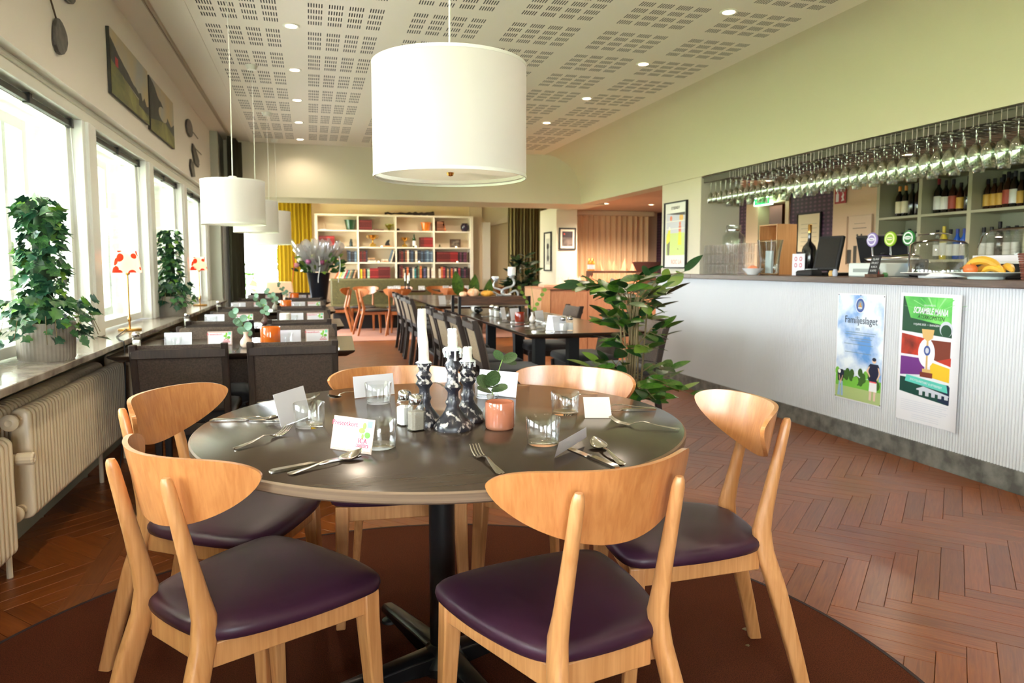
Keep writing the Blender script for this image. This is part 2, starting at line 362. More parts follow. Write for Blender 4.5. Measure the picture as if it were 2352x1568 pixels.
struct(MB().box(-.868, -.86, -3.5, 8.9, ZC - .012, ZC + .012).box(-.852, -.844, -3.5, 8.9, ZC - .012, ZC + .012).box(-.86, -.852, -3.5, 8.9, ZC - .004, ZC + .012).build('trim_1', mat('track_grey', (190, 176, 158), .5), smooth=0), 'slim curtain track running along the ceiling')
struct(MB().box(-2, 6.5, 10.1, 15.1, 2.63, 2.75).build('ceiling_2', CEIL, smooth=0), 'ceiling of the far book room')
struct(MB().box(-1.6, 3.9, 9.3, 10.1, 2.01, 2.8).build('wall_beam', WALLG, smooth=0), 'low green-cream beam crossing the room')
# window wall
struct(MB().box(-1.5, -1.24, -3.6, 9.3, -.1, .775).build('wall_left', mat('grey_green_wall', (168, 172, 158), .7), smooth=0), 'wall below the window sill behind the radiators')
struct(MB().box(-1.5, -1.04, -3.6, 9.3, 1.985, 2.75).build('wall_left_upper', WALLW, smooth=0), 'white wall above the windows')
struct(MB().box(-1.42, -1.09, -3.6, 9.3, 1.905, 1.985).box(-1.1, -1.082, -3.6, 9.3, 1.955, 1.972).build('trim_2', TRIMW, bevel=.003), 'white painted head board over the windows')
struct(MB().box(-1.42, -.91, -3.6, 8.72, .772, .8).build('window_sill', MARBLE, bevel=.003), 'polished grey marble window sill')
struct(MB().box(-1.5, -.96, 8.72, 9.32, -.1, 2.7).build('wall_left_pier', mat('pier_paint', (180, 182, 168), .7), smooth=0), 'grey pier at the far end of the windows')
posts = [4.27 + 1.46 * k for k in range(-5, 4)]
for k, y in enumerate(posts):
    struct(MB().box(-1.42, -1.09, y - .115, y + .115, .8, 1.905).box(-1.095, -1.075, y - .07, y + .07, .8, 1.905).build('trim_%d' % (k + 3), FRAMEW, bevel=.004), 'white post between two windows')
for k in range(8):
    y0, y1 = posts[k] + .115, posts[k + 1] - .115
    w = thing('window_%d' % (k + 1), 'tall white framed window pane unit over the marble sill', None, (0, 0, 0)); w['kind'] = 'structure'; del w['label']
    def sash(x, a, b, z0, z1, t, d):
        m = MB(); m.box(x, x + d, a, a + t, z0, z1); m.box(x, x + d, b - t, b, z0, z1); m.box(x, x + d, a + t, b - t, z0, z0 + t); m.box(x, x + d, a + t, b - t, z1 - t, z1); return m
    sash(-1.20, y0, y1, .81, 1.905, .045, .05).build('inner_frame', FRAMEW, w, bevel=.003)
    sash(-1.38, y0 + .03, y1 - .03, .84, 1.88, .055, .05).build('outer_frame', FRAMEW, w, bevel=.003)
    MB().box(-1.38, -1.33, y1 - .33, y1 - .29, .89, 1.83).build('glazing_bar', FRAMEW, w, bevel=.003)
    MB().box(-1.182, -1.178, y0 + .04, y1 - .04, .85, 1.865).build('pane', PANE, w, smooth=0)
    MB().box(-1.357, -1.353, y0 + .08, y1 - .08, .89, 1.83).build('pane', PANE, w, smooth=0)
    m = MB().box(-1.148, -1.128, y0 + .01, y1 - .01, 1.862, 1.888)
    for yy in (y0 + .1, (y0 + y1) / 2, y1 - .06): m.box(-1.15, -1.12, yy, yy + .03, 1.855, 1.9)
    m.build('blind_rail', DARKMETAL, w, bevel=.002)
    MB().tube([(-1.13, y1 - .05, 1.86), (-1.12, y1 - .03, 1.3), (-1.12, y1, .9)], .0012, 5).build('pull_cord', TRIMW, w)
# rear wall with an added fill-light window, and the far room
rw = struct(MB().box(-1.5, -.6, -3.75, -3.5, -.1, 2.75).box(.8, 6.2, -3.75, -3.5, -.1, 2.75).box(-.6, .8, -3.75, -3.5, -.1, .75).box(-.6, .8, -3.75, -3.5, 2.25, 2.75).build('wall_back', WALLW, smooth=0), 'wall behind the viewer with an added fill-light window')
w = thing('window_20', None, None); del_l = w.get('label'); w['kind'] = 'structure'  # unseen window added behind the camera for fill light
MB().box(-.6, .8, -3.66, -3.6, .75, .8).box(-.6, .8, -3.66, -3.6, 2.2, 2.25).box(.07, .13, -3.66, -3.6, .8, 2.2).box(-.6, -.55, -3.66, -3.6, .8, 2.2).box(.75, .8, -3.66, -3.6, .8, 2.2).build('frame', FRAMEW, w, bevel=.003)
MB().box(-.55, .75, -3.635, -3.63, .8, 2.2).build('pane', PANE, w, smooth=0)
# far wall: window, wall, right part
struct(MB().box(-2, -1.5, 14.7, 15, -.1, 2.7).box(-.45, 6.5, 14.8, 15.1, -.1, 2.7).box(-1.5, -.45, 14.8, 15.1, 2.3, 2.7).box(-1.5, -.45, 14.8, 15.1, -.1, .35).build('wall_far', mat('warm_beige_wall', (226, 202, 160), .75), smooth=0), 'beige far wall behind the bookcase')
w = thing('window_21', None, None); w['kind'] = 'structure'
MB().box(-1.5, -.45, 14.85, 14.9, .35, .42).box(-1.5, -.45, 14.85, 14.9, 2.23, 2.3).box(-1.5, -1.44, 14.85, 14.9, .42, 2.23).box(-.51, -.45, 14.85, 14.9, .42, 2.23).build('frame', FRAMEW, w, bevel=.003)
MB().box(-1.44, -.51, 14.87, 14.875, .42, 2.23).build('pane', PANE, w, smooth=0)
struct(MB().box(-1.75, -1.5, 9.3, 10.4, -.1, 2.75).box(-1.75, -1.5, 14.0, 15, -.1, 2.75).box(-1.75, -1.5, 10.4, 14.0, -.1, .5).box(-1.75, -1.5, 10.4, 14.0, 2.1, 2.75).build('wall_left_far', WALLW, smooth=0), 'left wall of the far room with added hidden windows')
w = thing('window_22', None, None); w['kind'] = 'structure'  # hidden window band added to brighten the far room
m = MB().box(-1.68, -1.62, 10.4, 14, .5, .55).box(-1.68, -1.62, 10.4, 14, 2.05, 2.1)
for y in (10.4, 11.58, 12.77, 13.95): m.box(-1.68, -1.62, y, y + .05, .55, 2.05)
m.build('frame', FRAMEW, w); MB().box(-1.655, -1.65, 10.45, 13.95, .55, 2.05).build('pane', PANE, w, smooth=0)
# right wall: cove that swells out from the ceiling edge, open below
prof = []
for k in range(13):
    a = k / 12 * pi / 2; prof.append((3.03 + .52 * sin(a) ** .9, 2.65 - .50 * (1 - cos(a)) ** .9))
prof.append((3.55, 2.012)); prof.append((3.75, 2.012)); prof.append((3.75, 2.8)); prof.append((3.03, 2.8))
def cove(y0, y1): return MB().loft([[(x, y0, z) for x, z in prof], [(x, y1, z) for x, z in prof]])
struct(cove(-3.6, 9.32).build('wall_right', WALLG, smooth=50), 'green-cream wall curving down from the ceiling over the bar hatch')
struct(MB().box(3.55, 3.75, 9.32, 10.3, 2.012, 2.8).box(3.55, 3.88, 10.3, 11.1, -.05, 2.05).build('wall_right_stub', WALLG, smooth=0), 'narrow green-cream wall stub with two framed pictures')
struct(MB().box(3.552, 3.97, 6.15, 6.93, -.05, 2.011).build('wall_pillar', WALLG, bevel=.004), 'pale pillar between the bar and the side room')
struct(MB().box(3.75, 6.6, -3.6, 11.3, 2.06, 2.16).build('ceiling_3', mat('low_ceiling', (206, 176, 152), .8), smooth=0), 'low ceiling over the bar and side room')
struct(MB().box(3.75, 6.4, 11.1, 11.3, -.05, 2.1).build('wall_side_room', WALLP, smooth=0), 'beige end wall of the side room')
struct(MB().box(6.4, 6.6, 11, 15, -.05, 2.7).build('wall_far_right', WALLP, smooth=0), 'far right wall')
bw = struct(MB().box(5.6, 5.75, 8.52, 11.2, -.05, 2.1).box(5.6, 5.75, 6.85, 7.6, -.05, 2.1).build('wall_bar', PAPER, smooth=0), 'purple patterned wallpaper behind the bar')
struct(MB().box(5.6, 5.75, 7.6, 7.66, -.05, 2.1).box(5.6, 5.75, 7.66, 8.22, 1.96, 2.1).box(5.6, 5.75, 8.22, 8.52, -.05, 2.1).box(5.58, 5.6, 7.6, 7.67, 0, 2.0).box(5.58, 5.6, 8.22, 8.3, 0, 2.0).box(5.58, 5.6, 7.6, 8.3, 1.96, 2.03).build('trim_20', mat('beige_trim', (214, 190, 160), .5), bevel=.003), 'beige frame of the door behind the bar')
struct(MB().box(5.6, 5.75, 6.1, 6.85, -.05, 2.1).box(5.9, 6.0, -3.6, 6.1, -.05, 2.1).build('wall_bar_beige', WALLP, smooth=0), 'beige wall between wallpaper and bottle shelves')
struct(MB().box(6.5, 6.6, 7, 9, -.05, 2.1, 0).box(6.1, 6.14, 7.9, 8.35, 0, 1.75, 1).build('wall_passage', [mat('orange_brown_wall', (150, 90, 50), .7), mat('dark_door', (34, 26, 22), .5)], smooth=0), 'dim brown passage behind the open doorway')
struct(MB().box(3.55, 6.2, -3.6, -3.4, -.05, 2.1).build('wall_bar_end', WALLP, smooth=0), 'end wall of the bar')
struct(MB().box(-1.6, 6.6, -3.75, 15.1, 2.82, 2.9).build('roof', WALLW, smooth=0), 'roof slab')
struct(MB().box(6.75, 6.9, -3.75, 15.1, -.1, 2.85).build('wall_outer', WALLP, smooth=0), 'outer wall beyond the bar')
struct(MB().box(3.7, 6.8, -3.7, 15, -.07, -.002).build('floor_bar', mat('bar_floor', (70, 60, 54), .7), smooth=0), 'plain floor of the bar and side room')
# outdoors
lawn = struct(MB().add([(-60, -40, -.6), (-1.5, -40, -.6), (-1.5, 60, -.6), (-60, 60, -.6)], [(0, 1, 2, 3)]).add([(-1.5, 15.2, -.6), (60, 15.2, -.6), (60, 60, -.6), (-1.5, 60, -.6)], [(0, 1, 2, 3)]).add([(-1.5, -40, -.6), (60, -40, -.6), (60, -3.8, -.6), (-1.5, -3.8, -.6)], [(0, 1, 2, 3)]).build('ground', mat('lawn', (172, 184, 134), .95, noise=(.6, .15)), smooth=0), 'sunny lawn outside the windows')
struct(MB().box(-4.2, -1.55, -6, 12, -.3, -.02).build('terrace_floor', mat('pale_paving', (240, 236, 228), .8, noise=(2, .06)), smooth=0), 'pale paved terrace outside')
struct(MB().box(-3.6, -1.5, -6, 12, 2.35, 2.45).box(-3.0, -2.9, -6, 12, 2.2, 2.35).box(-3.65, -3.55, -6, 12, 2.2, 2.4).build('roof_terrace', mat('soffit', (236, 234, 226), .6), smooth=0), 'pale terrace roof outside the windows')
# ================================================================ RUG, ROUND TABLE, OAK CHAIRS
RZ = .0065
rug = tag(MB().lathe([(0, .0), (1.398, .0), (1.398, RZ), (0, RZ)][1:3], 128).build('round_rug', RUG), 'round maroon carpet inlay under the round table', 'rug')
rug.location = (.249, 1.786, .0006)
MB().lathe([(1.392, RZ), (1.392, RZ + .0012), (1.404, RZ + .0012), (1.404, 0)], 128, cap=False).build('binding', RUGE, rug)
for cx, cy, r_, lb in ((1.32, 1.95, .009, 'dry leaf crumb on the carpet right of the rightmost oak chair legs'), (1.27, 1.86, .006, 'tiny crumb beside the larger dry leaf crumb'), (-.2, 1.5, .006, 'pale crumb on the maroon carpet under the near left oak chair'), (.55, 2.7, .005, 'crumb on the carpet behind the black table column')):
    tag(MB().lathe([(0, 0), (r_, .001), (r_ * .7, .004), (0, .005)], 7, wob=lambda a, z: .002 * sin(3 * a)).build('leaf_crumb', plain(110, 96, 60), loc=(cx, cy, RZ + .0012)), lb, 'crumb', 'crumbs on the maroon carpet')
tb = thing('round_table', 'large round dark brown table with plywood edge on a black pedestal', 'table', (.352, 1.966, RZ + .0012))
TZ = .745 - RZ - .0012; R0 = .655
MB().lathe([(0, TZ - .027), (R0 - .03, TZ - .027), (R0 - .006, TZ - .026), (R0 - .001, TZ - .022), (R0, TZ - .004), (R0 - .004, TZ - .0005)], 160).build('edge_band', PLY, tb)
MB().lathe([(0, TZ - .02), (R0 - .0035, TZ - .02), (R0 - .0035, TZ - .001), (R0 - .005, TZ), (0, TZ)], 160).build('table_top', WENGE, tb)
MB().lathe([(.036, .07), (.036, .69), (.11, .70), (.11, TZ - .027)], 28).build('column', BLACK, tb, loc=(-.013, -.01, 0))
bs = MB().lathe([(.06, .02), (.07, .05), (.05, .085), (.036, .1)], 24).build('base_hub', BLACK, tb, loc=(-.013, -.01, 0))
for k in range(4):
    a = radians(198 - 90 * k)
    m = MB()
    def sec(x, w, z0, z1): return [(x, -w, z0), (x, w, z0), (x, w, z1 - .008), (x, w * .6, z1), (x, -w * .6, z1), (x, -w, z1 - .008)]
    m.loft([sec(.03, .034, .03, .088), sec(.12, .03, .034, .082), (sec(.33, .024, .036, .064)), sec(.385, .022, .034, .058), sec(.4, .012, .036, .052)])
    l = m.build('base_arm', BLACK, tb, bevel=.003, loc=(-.013, -.01, 0)); l.rotation_euler = (0, 0, a)
    MB().lathe([(0, .034), (.008, .034), (.01, .016), (.024, .008), (.026, 0), (0, 0)], 18, c=(.372, 0, 0)).build('glide', BLACKM, l)
def oak_chair(label, seatm, woodm, veneer, group=None):
    t = thing('dining_chair', label, 'chair', group=group)
    # seat pad: shield outline
    key = [(0, .225), (.10, .222), (.185, .208), (.222, .182), (.228, .13), (.215, .02), (.19, -.08), (.16, -.155), (.12, -.195), (.05, -.208)]
    out = key + [(-x, y) for x, y in reversed(key[1:])]
    P = []
    n = len(out)
    for i in range(n):
        p0, p1, p2, p3 = out[i - 1], out[i], out[(i + 1) % n], out[(i + 2) % n]
        for u in (0, .25, .5, .75):
            P.append(tuple(.5 * (2 * p1[k] + (p2[k] - p0[k]) * u + (2 * p0[k] - 5 * p1[k] + 4 * p2[k] - p3[k]) * u * u + (3 * p1[k] - p0[k] - 3 * p2[k] + p3[k]) * u ** 3) for k in (0, 1)))
    rings = [[(x * s, y * s, z) for x, y in P] for s, z in ((.3, .402), (.95, .402), (.985, .406), (1, .418), (.992, .428), (.965, .4355), (.9, .441), (.75, .4455), (.5, .448), (.2, .449))]
    MB().loft(rings).build('seat', seatm, t, smooth=60)
    # apron rails
    m = MB()
    for s in (-1, 1):
        m.obox(Matrix(((1, 0, 0, 0), (0, 1, 0, 0), (0, 0, 1, 0), (0, 0, 0, 1))) @ T(s * .158, -.01, .374, s * radians(-12)), .02, .36, .052)
    m.obox(T(0, .172, .374), .34, .02, .052); m.obox(T(0, -.185, .374), .21, .022, .055)
    m.build('seat_frame', woodm, t, bevel=.003)
    for s in (-1, 1):
        m = MB(); rr = []
        for (x, y, z, a) in ((.190, .17, .400, .021), (.191, .171, .33, .021), (.198, .185, .1, .0165), (.201, .19, 0, .015)):
            rr.append([(s * x + dx * a, y + dy * a, z) for dx, dy in ((-1, -1), (1, -1), (1, 1), (-1, 1))])
        m.loft(rr).build('front_leg', woodm, t, bevel=.004)
        # rear leg and back post in one bent piece
        path = [(.160, -.315, 0, .0135, .019), (.150, -.285, .12, .015, .021), (.135, -.235, .30, .017, .025), (.124, -.203, .40, .0165, .0255), (.119, -.196, .455, .0165, .026), (.1175, -.205, .50, .0155, .0225),
                (.116, -.222, .58, .0145, .0185), (.1155, -.242, .67, .0135, .0155), (.115, -.256, .735, .0130, .0138), (.115, -.259, .75, .011, .0115), (.115, -.26, .758, .0075, .008)]
        rr = []
        for x, y, z, a, b in path:
            ex = 2.0 + 2.5 * max(0, min(1, (.5 - z) * 5))
            rr.append([(s * x + math.copysign(abs(cos(q)) ** (2 / ex), cos(q)) * a, y + math.copysign(abs(sin(q)) ** (2 / ex), sin(q)) * b, z) for q in [2 * pi * (k + .5) / 16 for k in range(16)]])
        MB().loft(rr).build('rear_leg', woodm, t, smooth=50)
    # bent plywood back
    U = [-cos(pi * i / 40) for i in range(41)]; Wd = .240
    front, back = [], []
    NZ = 8
    for u in U:
        au = abs(u); zt = .757 + .032 * sqrt(max(0, 1 - au ** 5)) + .005 * au * au * (1 - au ** 6); zb = .757 - .122 * max(0, 1 - au ** 1.9) ** .64
        for j in range(NZ + 1):
            z = zb + (zt - zb) * j / NZ; x = Wd * u; y = -.252 + 2.0 * x * x - .2 * (z - .71); nx_, ny_ = -4.0 * x, 1.0; q = sqrt(nx_ * nx_ + 1)
            front.append((x + nx_ / q * .0055, y + ny_ / q * .0055 + .012, z)); back.append((x - nx_ / q * .0055, y - ny_ / q * .0055 + .012, z))
    fs = []; N = NZ + 1; o2 = len(front)
    for i in range(40):
        for j in range(NZ): fs.append((i * N + j, (i + 1) * N + j, (i + 1) * N + j + 1, i * N + j + 1)); fs.append((o2 + i * N + j, o2 + i * N + j + 1, o2 + (i + 1) * N + j + 1, o2 + (i + 1) * N + j))
        for j in (0, NZ): fs.append((i * N + j, (i + 1) * N + j, o2 + (i + 1) * N + j, o2 + i * N + j))
    MB().add(front + back, fs).build('backrest', veneer, t, smooth=40)
    return t
ch = oak_chair('light oak chair with plum seat at the near left of the round table', PURPLE, OAK, OAKV)
OC = [((-.139, 1.734), -52.8, 'light oak chair with plum seat, its back toward the radiators, nearest the left edge'),
      ((.514, 1.464), 11.7, 'light oak chair with plum seat on the near side of the round table, back turned'),
      ((.985, 1.80), 80.1, 'light oak chair facing left, on the bar counter side of the round table'),
      ((-.245, 2.27), -113, 'light oak chair tucked between the round table and the dark upholstered chairs by the window'),
      ((.282, 2.48), 176, 'light oak chair behind the round table, its backrest behind the candlesticks'),
      ((.80, 2.335), 133, 'light oak chair behind the round table, just in front of the big leafy plant')]
for k, ((x, y), a, lb) in enumerate(OC):
    if k == 0: ch.location = (x, y, RZ + .0012); ch.rotation_euler = (0, 0, radians(a)); ch['label'] = lb; ch['group'] = 'oak chairs around the round table'
    else: dup(ch, (x, y, RZ + .0012), radians(a), lb)
# ---------------------------------------------------------------- things on the round table
Z = .745
def tumbler(r0, r1, h, t=.0022):
    return [(0, .001), (r0 * .9, 0), (r0, .003), (r1, h), (r1 - t * .5, h + .001), (r1 - t, h), (r0 - t, .008), (r0 * .6, .0065), (0, .006)]
gm = None
for (x, y, lb) in ((.195, 2.262, 'empty low glass tumbler in front of the upright grey card at the back left'), (-.012, 1.972, 'empty low glass tumbler in front of the leaning card at the left'),
                   (.147, 1.70, 'empty low glass tumbler just behind the gift card'), (.545, 2.268, 'empty low glass tumbler behind the peach candle jar'),
                   (.702, 1.952, 'empty low glass tumbler left of the flat cream card'), (.53, 1.628, 'empty low glass tumbler behind the propped white card at the right')):
    if gm is None: gm = tag(MB().lathe(tumbler(.038, .0415, .064), 40).build('glass_tumbler', GLASS, smooth=60), lb, 'glass', 'tumblers on the round table'); gm.location = (x, y, Z)
    else: dup(gm, (x, y, Z), 0, lb)
def candlestick(x, y, h, rb, label, sc=1):
    t = thing('candlestick', label, 'candlestick', (x, y, Z), group='black candlesticks on the round table')
    p = [(0, 0), (rb, 0), (rb * 1.02, .008), (rb * .86, .022), (rb * .62, .036), (rb * .42, .05), (.016, .062), (.020, .072), (.0145, .082), (.0135, .098), (.023, .112), (.0155, .125), (.0135, .14 * h / .2), (.022, .16 * h / .2), (.014, .172 * h / .2), (.0145, .182 * h / .2), (.0235, .998 * h), (.021, h), (.012, h - .004), (0, h - .006)]
    MB().lathe(p, 32, wob=lambda a, z: .0007 * sin(5 * a + z * 90)).build('holder', CANDLEH, t, smooth=60); return t
def drips(parent, z, r, seed, n=9, L=.02):
    rnd = random.Random(seed); m = MB(); m.lathe([(0, z + .002), (r * .9, z + .004), (r * 1.12, z), (r * 1.1, z - .004), (r * .8, z - .004)], 20, wob=lambda a, zz: .0012 * sin(7 * a))
    for k in range(n):
        a = 2 * pi * k / n + rnd.random() * .4; l = L * (.4 + rnd.random()); rr = r * 1.04
        m.tube([(rr * cos(a), rr * sin(a), z), (rr * 1.02 * cos(a), rr * 1.02 * sin(a), z - l * .6), (rr * .96 * cos(a), rr * .96 * sin(a), z - l)], [.0032, .0028, .0036], 7)
    m.build('wax_drips', WAX, parent, smooth=60)
def candle(x, y, z, r0, r1, h, label, seed, grp='candles on the round table', tilt=0):
    rnd = random.Random(seed)
    t = thing('candle', label, 'candle', (x, y, z), group=grp); t.rotation_euler = (0, tilt, 0)
    ph = [rnd.random() * 6 for _ in range(4)]
    pr = [(0, 0), (r0 * 1.25, 0), (r0 * 1.1, .003), (r0, .01)] + [(r0 + (r1 - r0) * i / 8 + .0006 * sin(i * 2 + seed), .01 + (h - .012) * i / 8) for i in range(1, 9)] + [(r1 * .9, h), (r1 * .6, h - .002), (0, h - .004)]
    MB().lathe(pr, 20, wob=lambda a, zz: .0009 * sin(3 * a + ph[0] + zz * 60) * (1 if .012 < zz else 0)).build('wax', WAX, t, smooth=50)
    MB().tube([(0, 0, h - .005), (.0005, 0, h + .003), (.002, .001, h + .007)], .0009, 6).build('wick', BLACKM, t)
a = candlestick(.288, 1.92, .168, .046, 'black candlestick holding the tallest white candle'); drips(a, .168, .019, 3, 5, .006)
b = candlestick(.352, 1.845, .212, .050, 'tallest black candlestick with thick wax drips, in front of the other two'); drips(b, .212, .022, 5, 12, .022)
c = candlestick(.412, 1.94, .165, .047, 'black candlestick half hidden behind the tallest one'); drips(c, .165, .02, 8, 8, .012)
candle(.288, 1.92, Z + .163, .0145, .0115, .150, 'tall slim white candle in the left black candlestick', 2, tilt=-.035)
candle(.352, 1.845, Z + .207, .0128, .0122, .058, 'short white candle in the tallest black candlestick', 4)
candle(.412, 1.94, Z + .16, .0135, .012, .045, 'burnt down white candle behind the tallest black candlestick', 6)
def shaker(x, y, label, fill, z=Z, grp='shakers on the round table'):
    t = thing('shaker', label, 'shaker', (x, y, z), radians(20), grp)
    def sq(a, z, c=.35):
        return [(a * px, a * py, z) for px, py in ((-1, -1 + c), (-1 + c, -1), (1 - c, -1), (1, -1 + c), (1, 1 - c), (1 - c, 1), (-1 + c, 1), (-1, 1 - c))]
    MB().loft([sq(.0195, 0), sq(.0205, .003), sq(.0205, .058), sq(.017, .068), sq(.015, .071)]).build('glass_body', GLASS, t, bevel=.001)
    MB().loft([sq(.0175, .004), sq(.0178, .050), sq(.015, .0515)]).build('filling', fill, t)
    MB().lathe([(.0165, .069), (.0185, .071), (.0185, .084), (.017, .091), (.0115, .0955), (0, .097)], 24).build('cap', CHROME, t, smooth=50)
    return t
sh = shaker(.236, 1.925, 'salt shaker with chrome cap, behind the pepper shaker', SALT)
shaker(.256, 1.855, 'pepper shaker with chrome cap, in front of the candlesticks', mat('dull_pepper', (158, 150, 138), .9, noise=(900, .12)))
def votive(x, y, z, r, h, m, label, flame=True, grp=None):
    t = thing('candle_jar', label, 'candle jar', (x, y, z), group=grp)
    MB().lathe([(0, .001), (r * .9, 0), (r * .985, .004), (r, .01), (r, h - .004), (r * .97, h), (r * .9, h - .001), (r * .9, .012), (0, .01)], 40).build('jar', m, t, smooth=60)
    MB().lathe([(0, .0), (r * .85, 0), (r * .85, h * .45), (0, h * .45)][1:3], 24, c=(0, 0, .013)).build('candle_wax', WAX, t)
    return t
votive(.472, 1.82, Z, .0385, .072, PEACH, 'peach glass candle jar in front of the small round-leaved sprig')
def leafpoly(L, Wd, n=6, fold=.12, curl=.1):
    vs = []; fs = []
    for i in range(n + 1):
        u = i / n; w = Wd / 2 * sin(pi * min(1, u ** .8)) ** .8 if 0 < i < n else 0
        z = -curl * L * u * u
        vs += [(u * L, -w, z + fold * w), (u * L, 0, z), (u * L, w, z + fold * w)]
    for i in range(n):
        a = i * 3; fs += [(a, a + 3, a + 4, a + 1), (a + 1, a + 4, a + 5, a + 2)]
    return vs, fs
def leafmesh(name, vs, fs, m):
    me = bpy.data.meshes.new(name); me.from_pydata(vs, [], fs); me.materials.append(m); me.shade_smooth(); return me
def put_leaf(me, parent, p, d, up, s, name='leaf'):
    d = Vector(d).normalized(); up = Vector(up); y = up.cross(d)
    if y.length < 1e-3: y = Vector((0, 1, 0)).cross(d)
    y.normalize(); zz = d.cross(y)
    o = bpy.data.objects.new(name, me); COL.objects.link(o); o.parent = parent
    M = Matrix(((d[0], y[0], zz[0], p[0]), (d[1], y[1], zz[1], p[1]), (d[2], y[2], zz[2], p[2]), (0, 0, 0, 1))); o.matrix_local = M @ Matrix.Scale(s, 4); return o
rl = []
for i in range(13): rl.append((.5 + .5 * cos(2 * pi * i / 12), .46 * sin(2 * pi * i / 12)))
RLV = [(x, y, .10 * abs(y) * 2 + .05 * x * x) for x, y in rl[:12]] + [(.5, 0, 0)]
RLF = [(12, i, (i + 1) % 12) for i in range(12)]
ERL = leafmesh('round_leaf', RLV, RLF, EUCA); ERD = leafmesh('round_leaf_dark', RLV, RLF, EUCD)
def budvase(x, y, z, label, m, leaves, lm, grp, h=.08, r=.024, stem=None):
    t = thing('bud_vase', label, 'vase', (x, y, z), group=grp)
    MB().lathe([(0, 0), (r * .6, 0), (r * .95, h * .16), (r, h * .34), (r * .8, h * .52), (r * .42, h * .68), (r * .36, h * .82), (r * .5, h), (r * .4, h), (r * .3, h * .85), (0, h * .6)], 28).build('vase', m, t, smooth=60)
    MB().tube(stem, .0014, 6).build('stem', STEMG, t)
    for p, d, u, s in leaves: put_leaf(lm, t, p, d, u, s)
    return t
budvase(.468, 1.905, Z, 'small grey bud vase with dark round eucalyptus leaves behind the peach jar', mat('grey_ceramic', (176, 174, 166), .25), [((.0, -.005, .085), (-.8, -.3, .15), (0, -.4, 1), .045), ((0, -.01, .09), (.8, -.5, .1), (0, -.5, 1), .048), ((-.005, -.005, .1), (.3, -.3, 1), (.2, -1, .2), .05), ((.0, 0, .1), (-.9, .1, .5), (0, -.8, .6), .045), ((.0, -.01, .095), (-.1, -1, .2), (0, .1, 1), .04), ((.034, 0, .17), (-.6, 0, .9), (-.8, -.5, .2), .035), ((.034, 0, .165), (.9, -.2, .35), (0, -.6, 1), .045), ((.034, 0, .165), (.9, .1, -.15), (.1, -.5, 1), .042)], ERD, None, .075, .022, [(0, 0, .05), (.012, 0, .11), (.034, 0, .17)])
# cards
def card(p, dx, w, h, lean, label, m=WHITE, grp='blank cards on the round table', name='card'):
    """upright card: p bottom left, dx its direction on the table, leaning back by `lean`"""
    dx = Vector((dx[0], dx[1], 0)).normalized(); n = Vector((dx.y, -dx.x, 0)); up = Vector((0, 0, 1)) * cos(lean) - n * sin(lean)
    M = frame(p, dx, up); o = MB().obox(M @ Matrix.Translation((w / 2, h / 2, 0)), w, h, .0006).build(name, m, smooth=0)
    if label: tag(o, label, 'card', grp)
    return o, M
GREYC = mat('white_card', (226, 226, 236), .7)
card((-.085, 1.985, Z + .0008), (.09, .16), .155, .088, .25, 'white card leaning beside the left tumbler', GREYC)
card((.128, 2.36, Z + .0008), (.14, .05), .142, .07, .18, 'white card standing behind the back left tumbler', GREYC)
card((.530, 2.34, Z + .0008), (.107, -.113), .15, .082, .2, 'white card standing behind the peach candle jar', GREYC)
card((.734, 1.875, Z + .001), (.072, -.02), .076, .078, .9, 'cream card lying aslant against the right back tumbler', mat('cream_card', (240, 226, 216), .7))
o = MB().add([(.514, 1.496, .7465), (.632, 1.603, .7605), (.612, 1.554, .797), (.509, 1.453, .791), (.5142, 1.4964, .7465), (.6322, 1.6034, .7605), (.6122, 1.5544, .797), (.5092, 1.4534, .791)], [(0, 1, 2, 3), (7, 6, 5, 4), (0, 4, 5, 1), (1, 5, 6, 2), (2, 6, 7, 3), (3, 7, 4, 0)]).build('card', WHITE, smooth=0)
tag(o, 'white card propped up on the spoon at the right front', 'card', 'blank cards on the round table')
# gift card
def giftcard(p, dx, w, h, lean, label, grp=None, full=True):
    o, M = card(p, dx, w, h, lean, label, mat('card_wood_border', (196, 170, 160), .7, noise=(60, .12), stretch=(3, 3, 30)), grp, 'gift_card')
    q = M @ Matrix.Scale(w, 4); r = h / w
    PK = [plain(228, 226, 232), plain(132, 196, 60), plain(96, 164, 44), plain(120, 204, 172), plain(206, 30, 74), plain(206, 204, 214)]
    pol = [(rect(.035, .045 if full else .0, .965, r - .07), 0, 1)]
    for cx, cy, rx, ry, mi in ((.72, .40 * r / .62, .075, .055, 1), (.86, .33 * r / .62, .07, .06, 2), (.77, .49 * r / .62, .045, .065, 1), (.75, .30 * r / .62, .03, .05, 1)): pol.append((disc(cx, cy, rx, 12, ry), mi, 2))
    pol.append((rect(.84, r - .16, .955, r - .035), 3, 2))
    if full:
        pol.append((rect(.62, .105, .91, .165), 4, 2)); pol.append((rect(.635, .118, .895, .152), 0, 3))
        for k in range(5): pol.append((rect(.1, .33 - .05 * k, .45 + .06 * (k % 2), .335 - .05 * k), 5, 2))
        for k in range(3): pol.append((rect(.07, .11 - .03 * k + .02, .36, .114 - .03 * k + .02), 5, 2))
    flat('print', q, pol, PK, o, .0006 / w)
    text('Presentkort', .13 * w, M @ Matrix.Translation((.29 * w, h - .13 * w, .0008)), plain(206, 30, 74), o, bold=.001 * w)
    if full:
        text('ICA', .13 * w, M @ Matrix.Translation((.765 * w, .22 * w, .0013)), plain(206, 30, 74), o, bold=.0008 * w)
        text('KVANTUM', .042 * w, M @ Matrix.Translation((.765 * w, .134 * w, .0026)), plain(206, 30, 74), o)
    return o
giftcard((.035, 1.716, Z + .001), (.088, -.085), .122, .078, .22, 'printed gift card with clover leaves leaning on the front left tumbler')
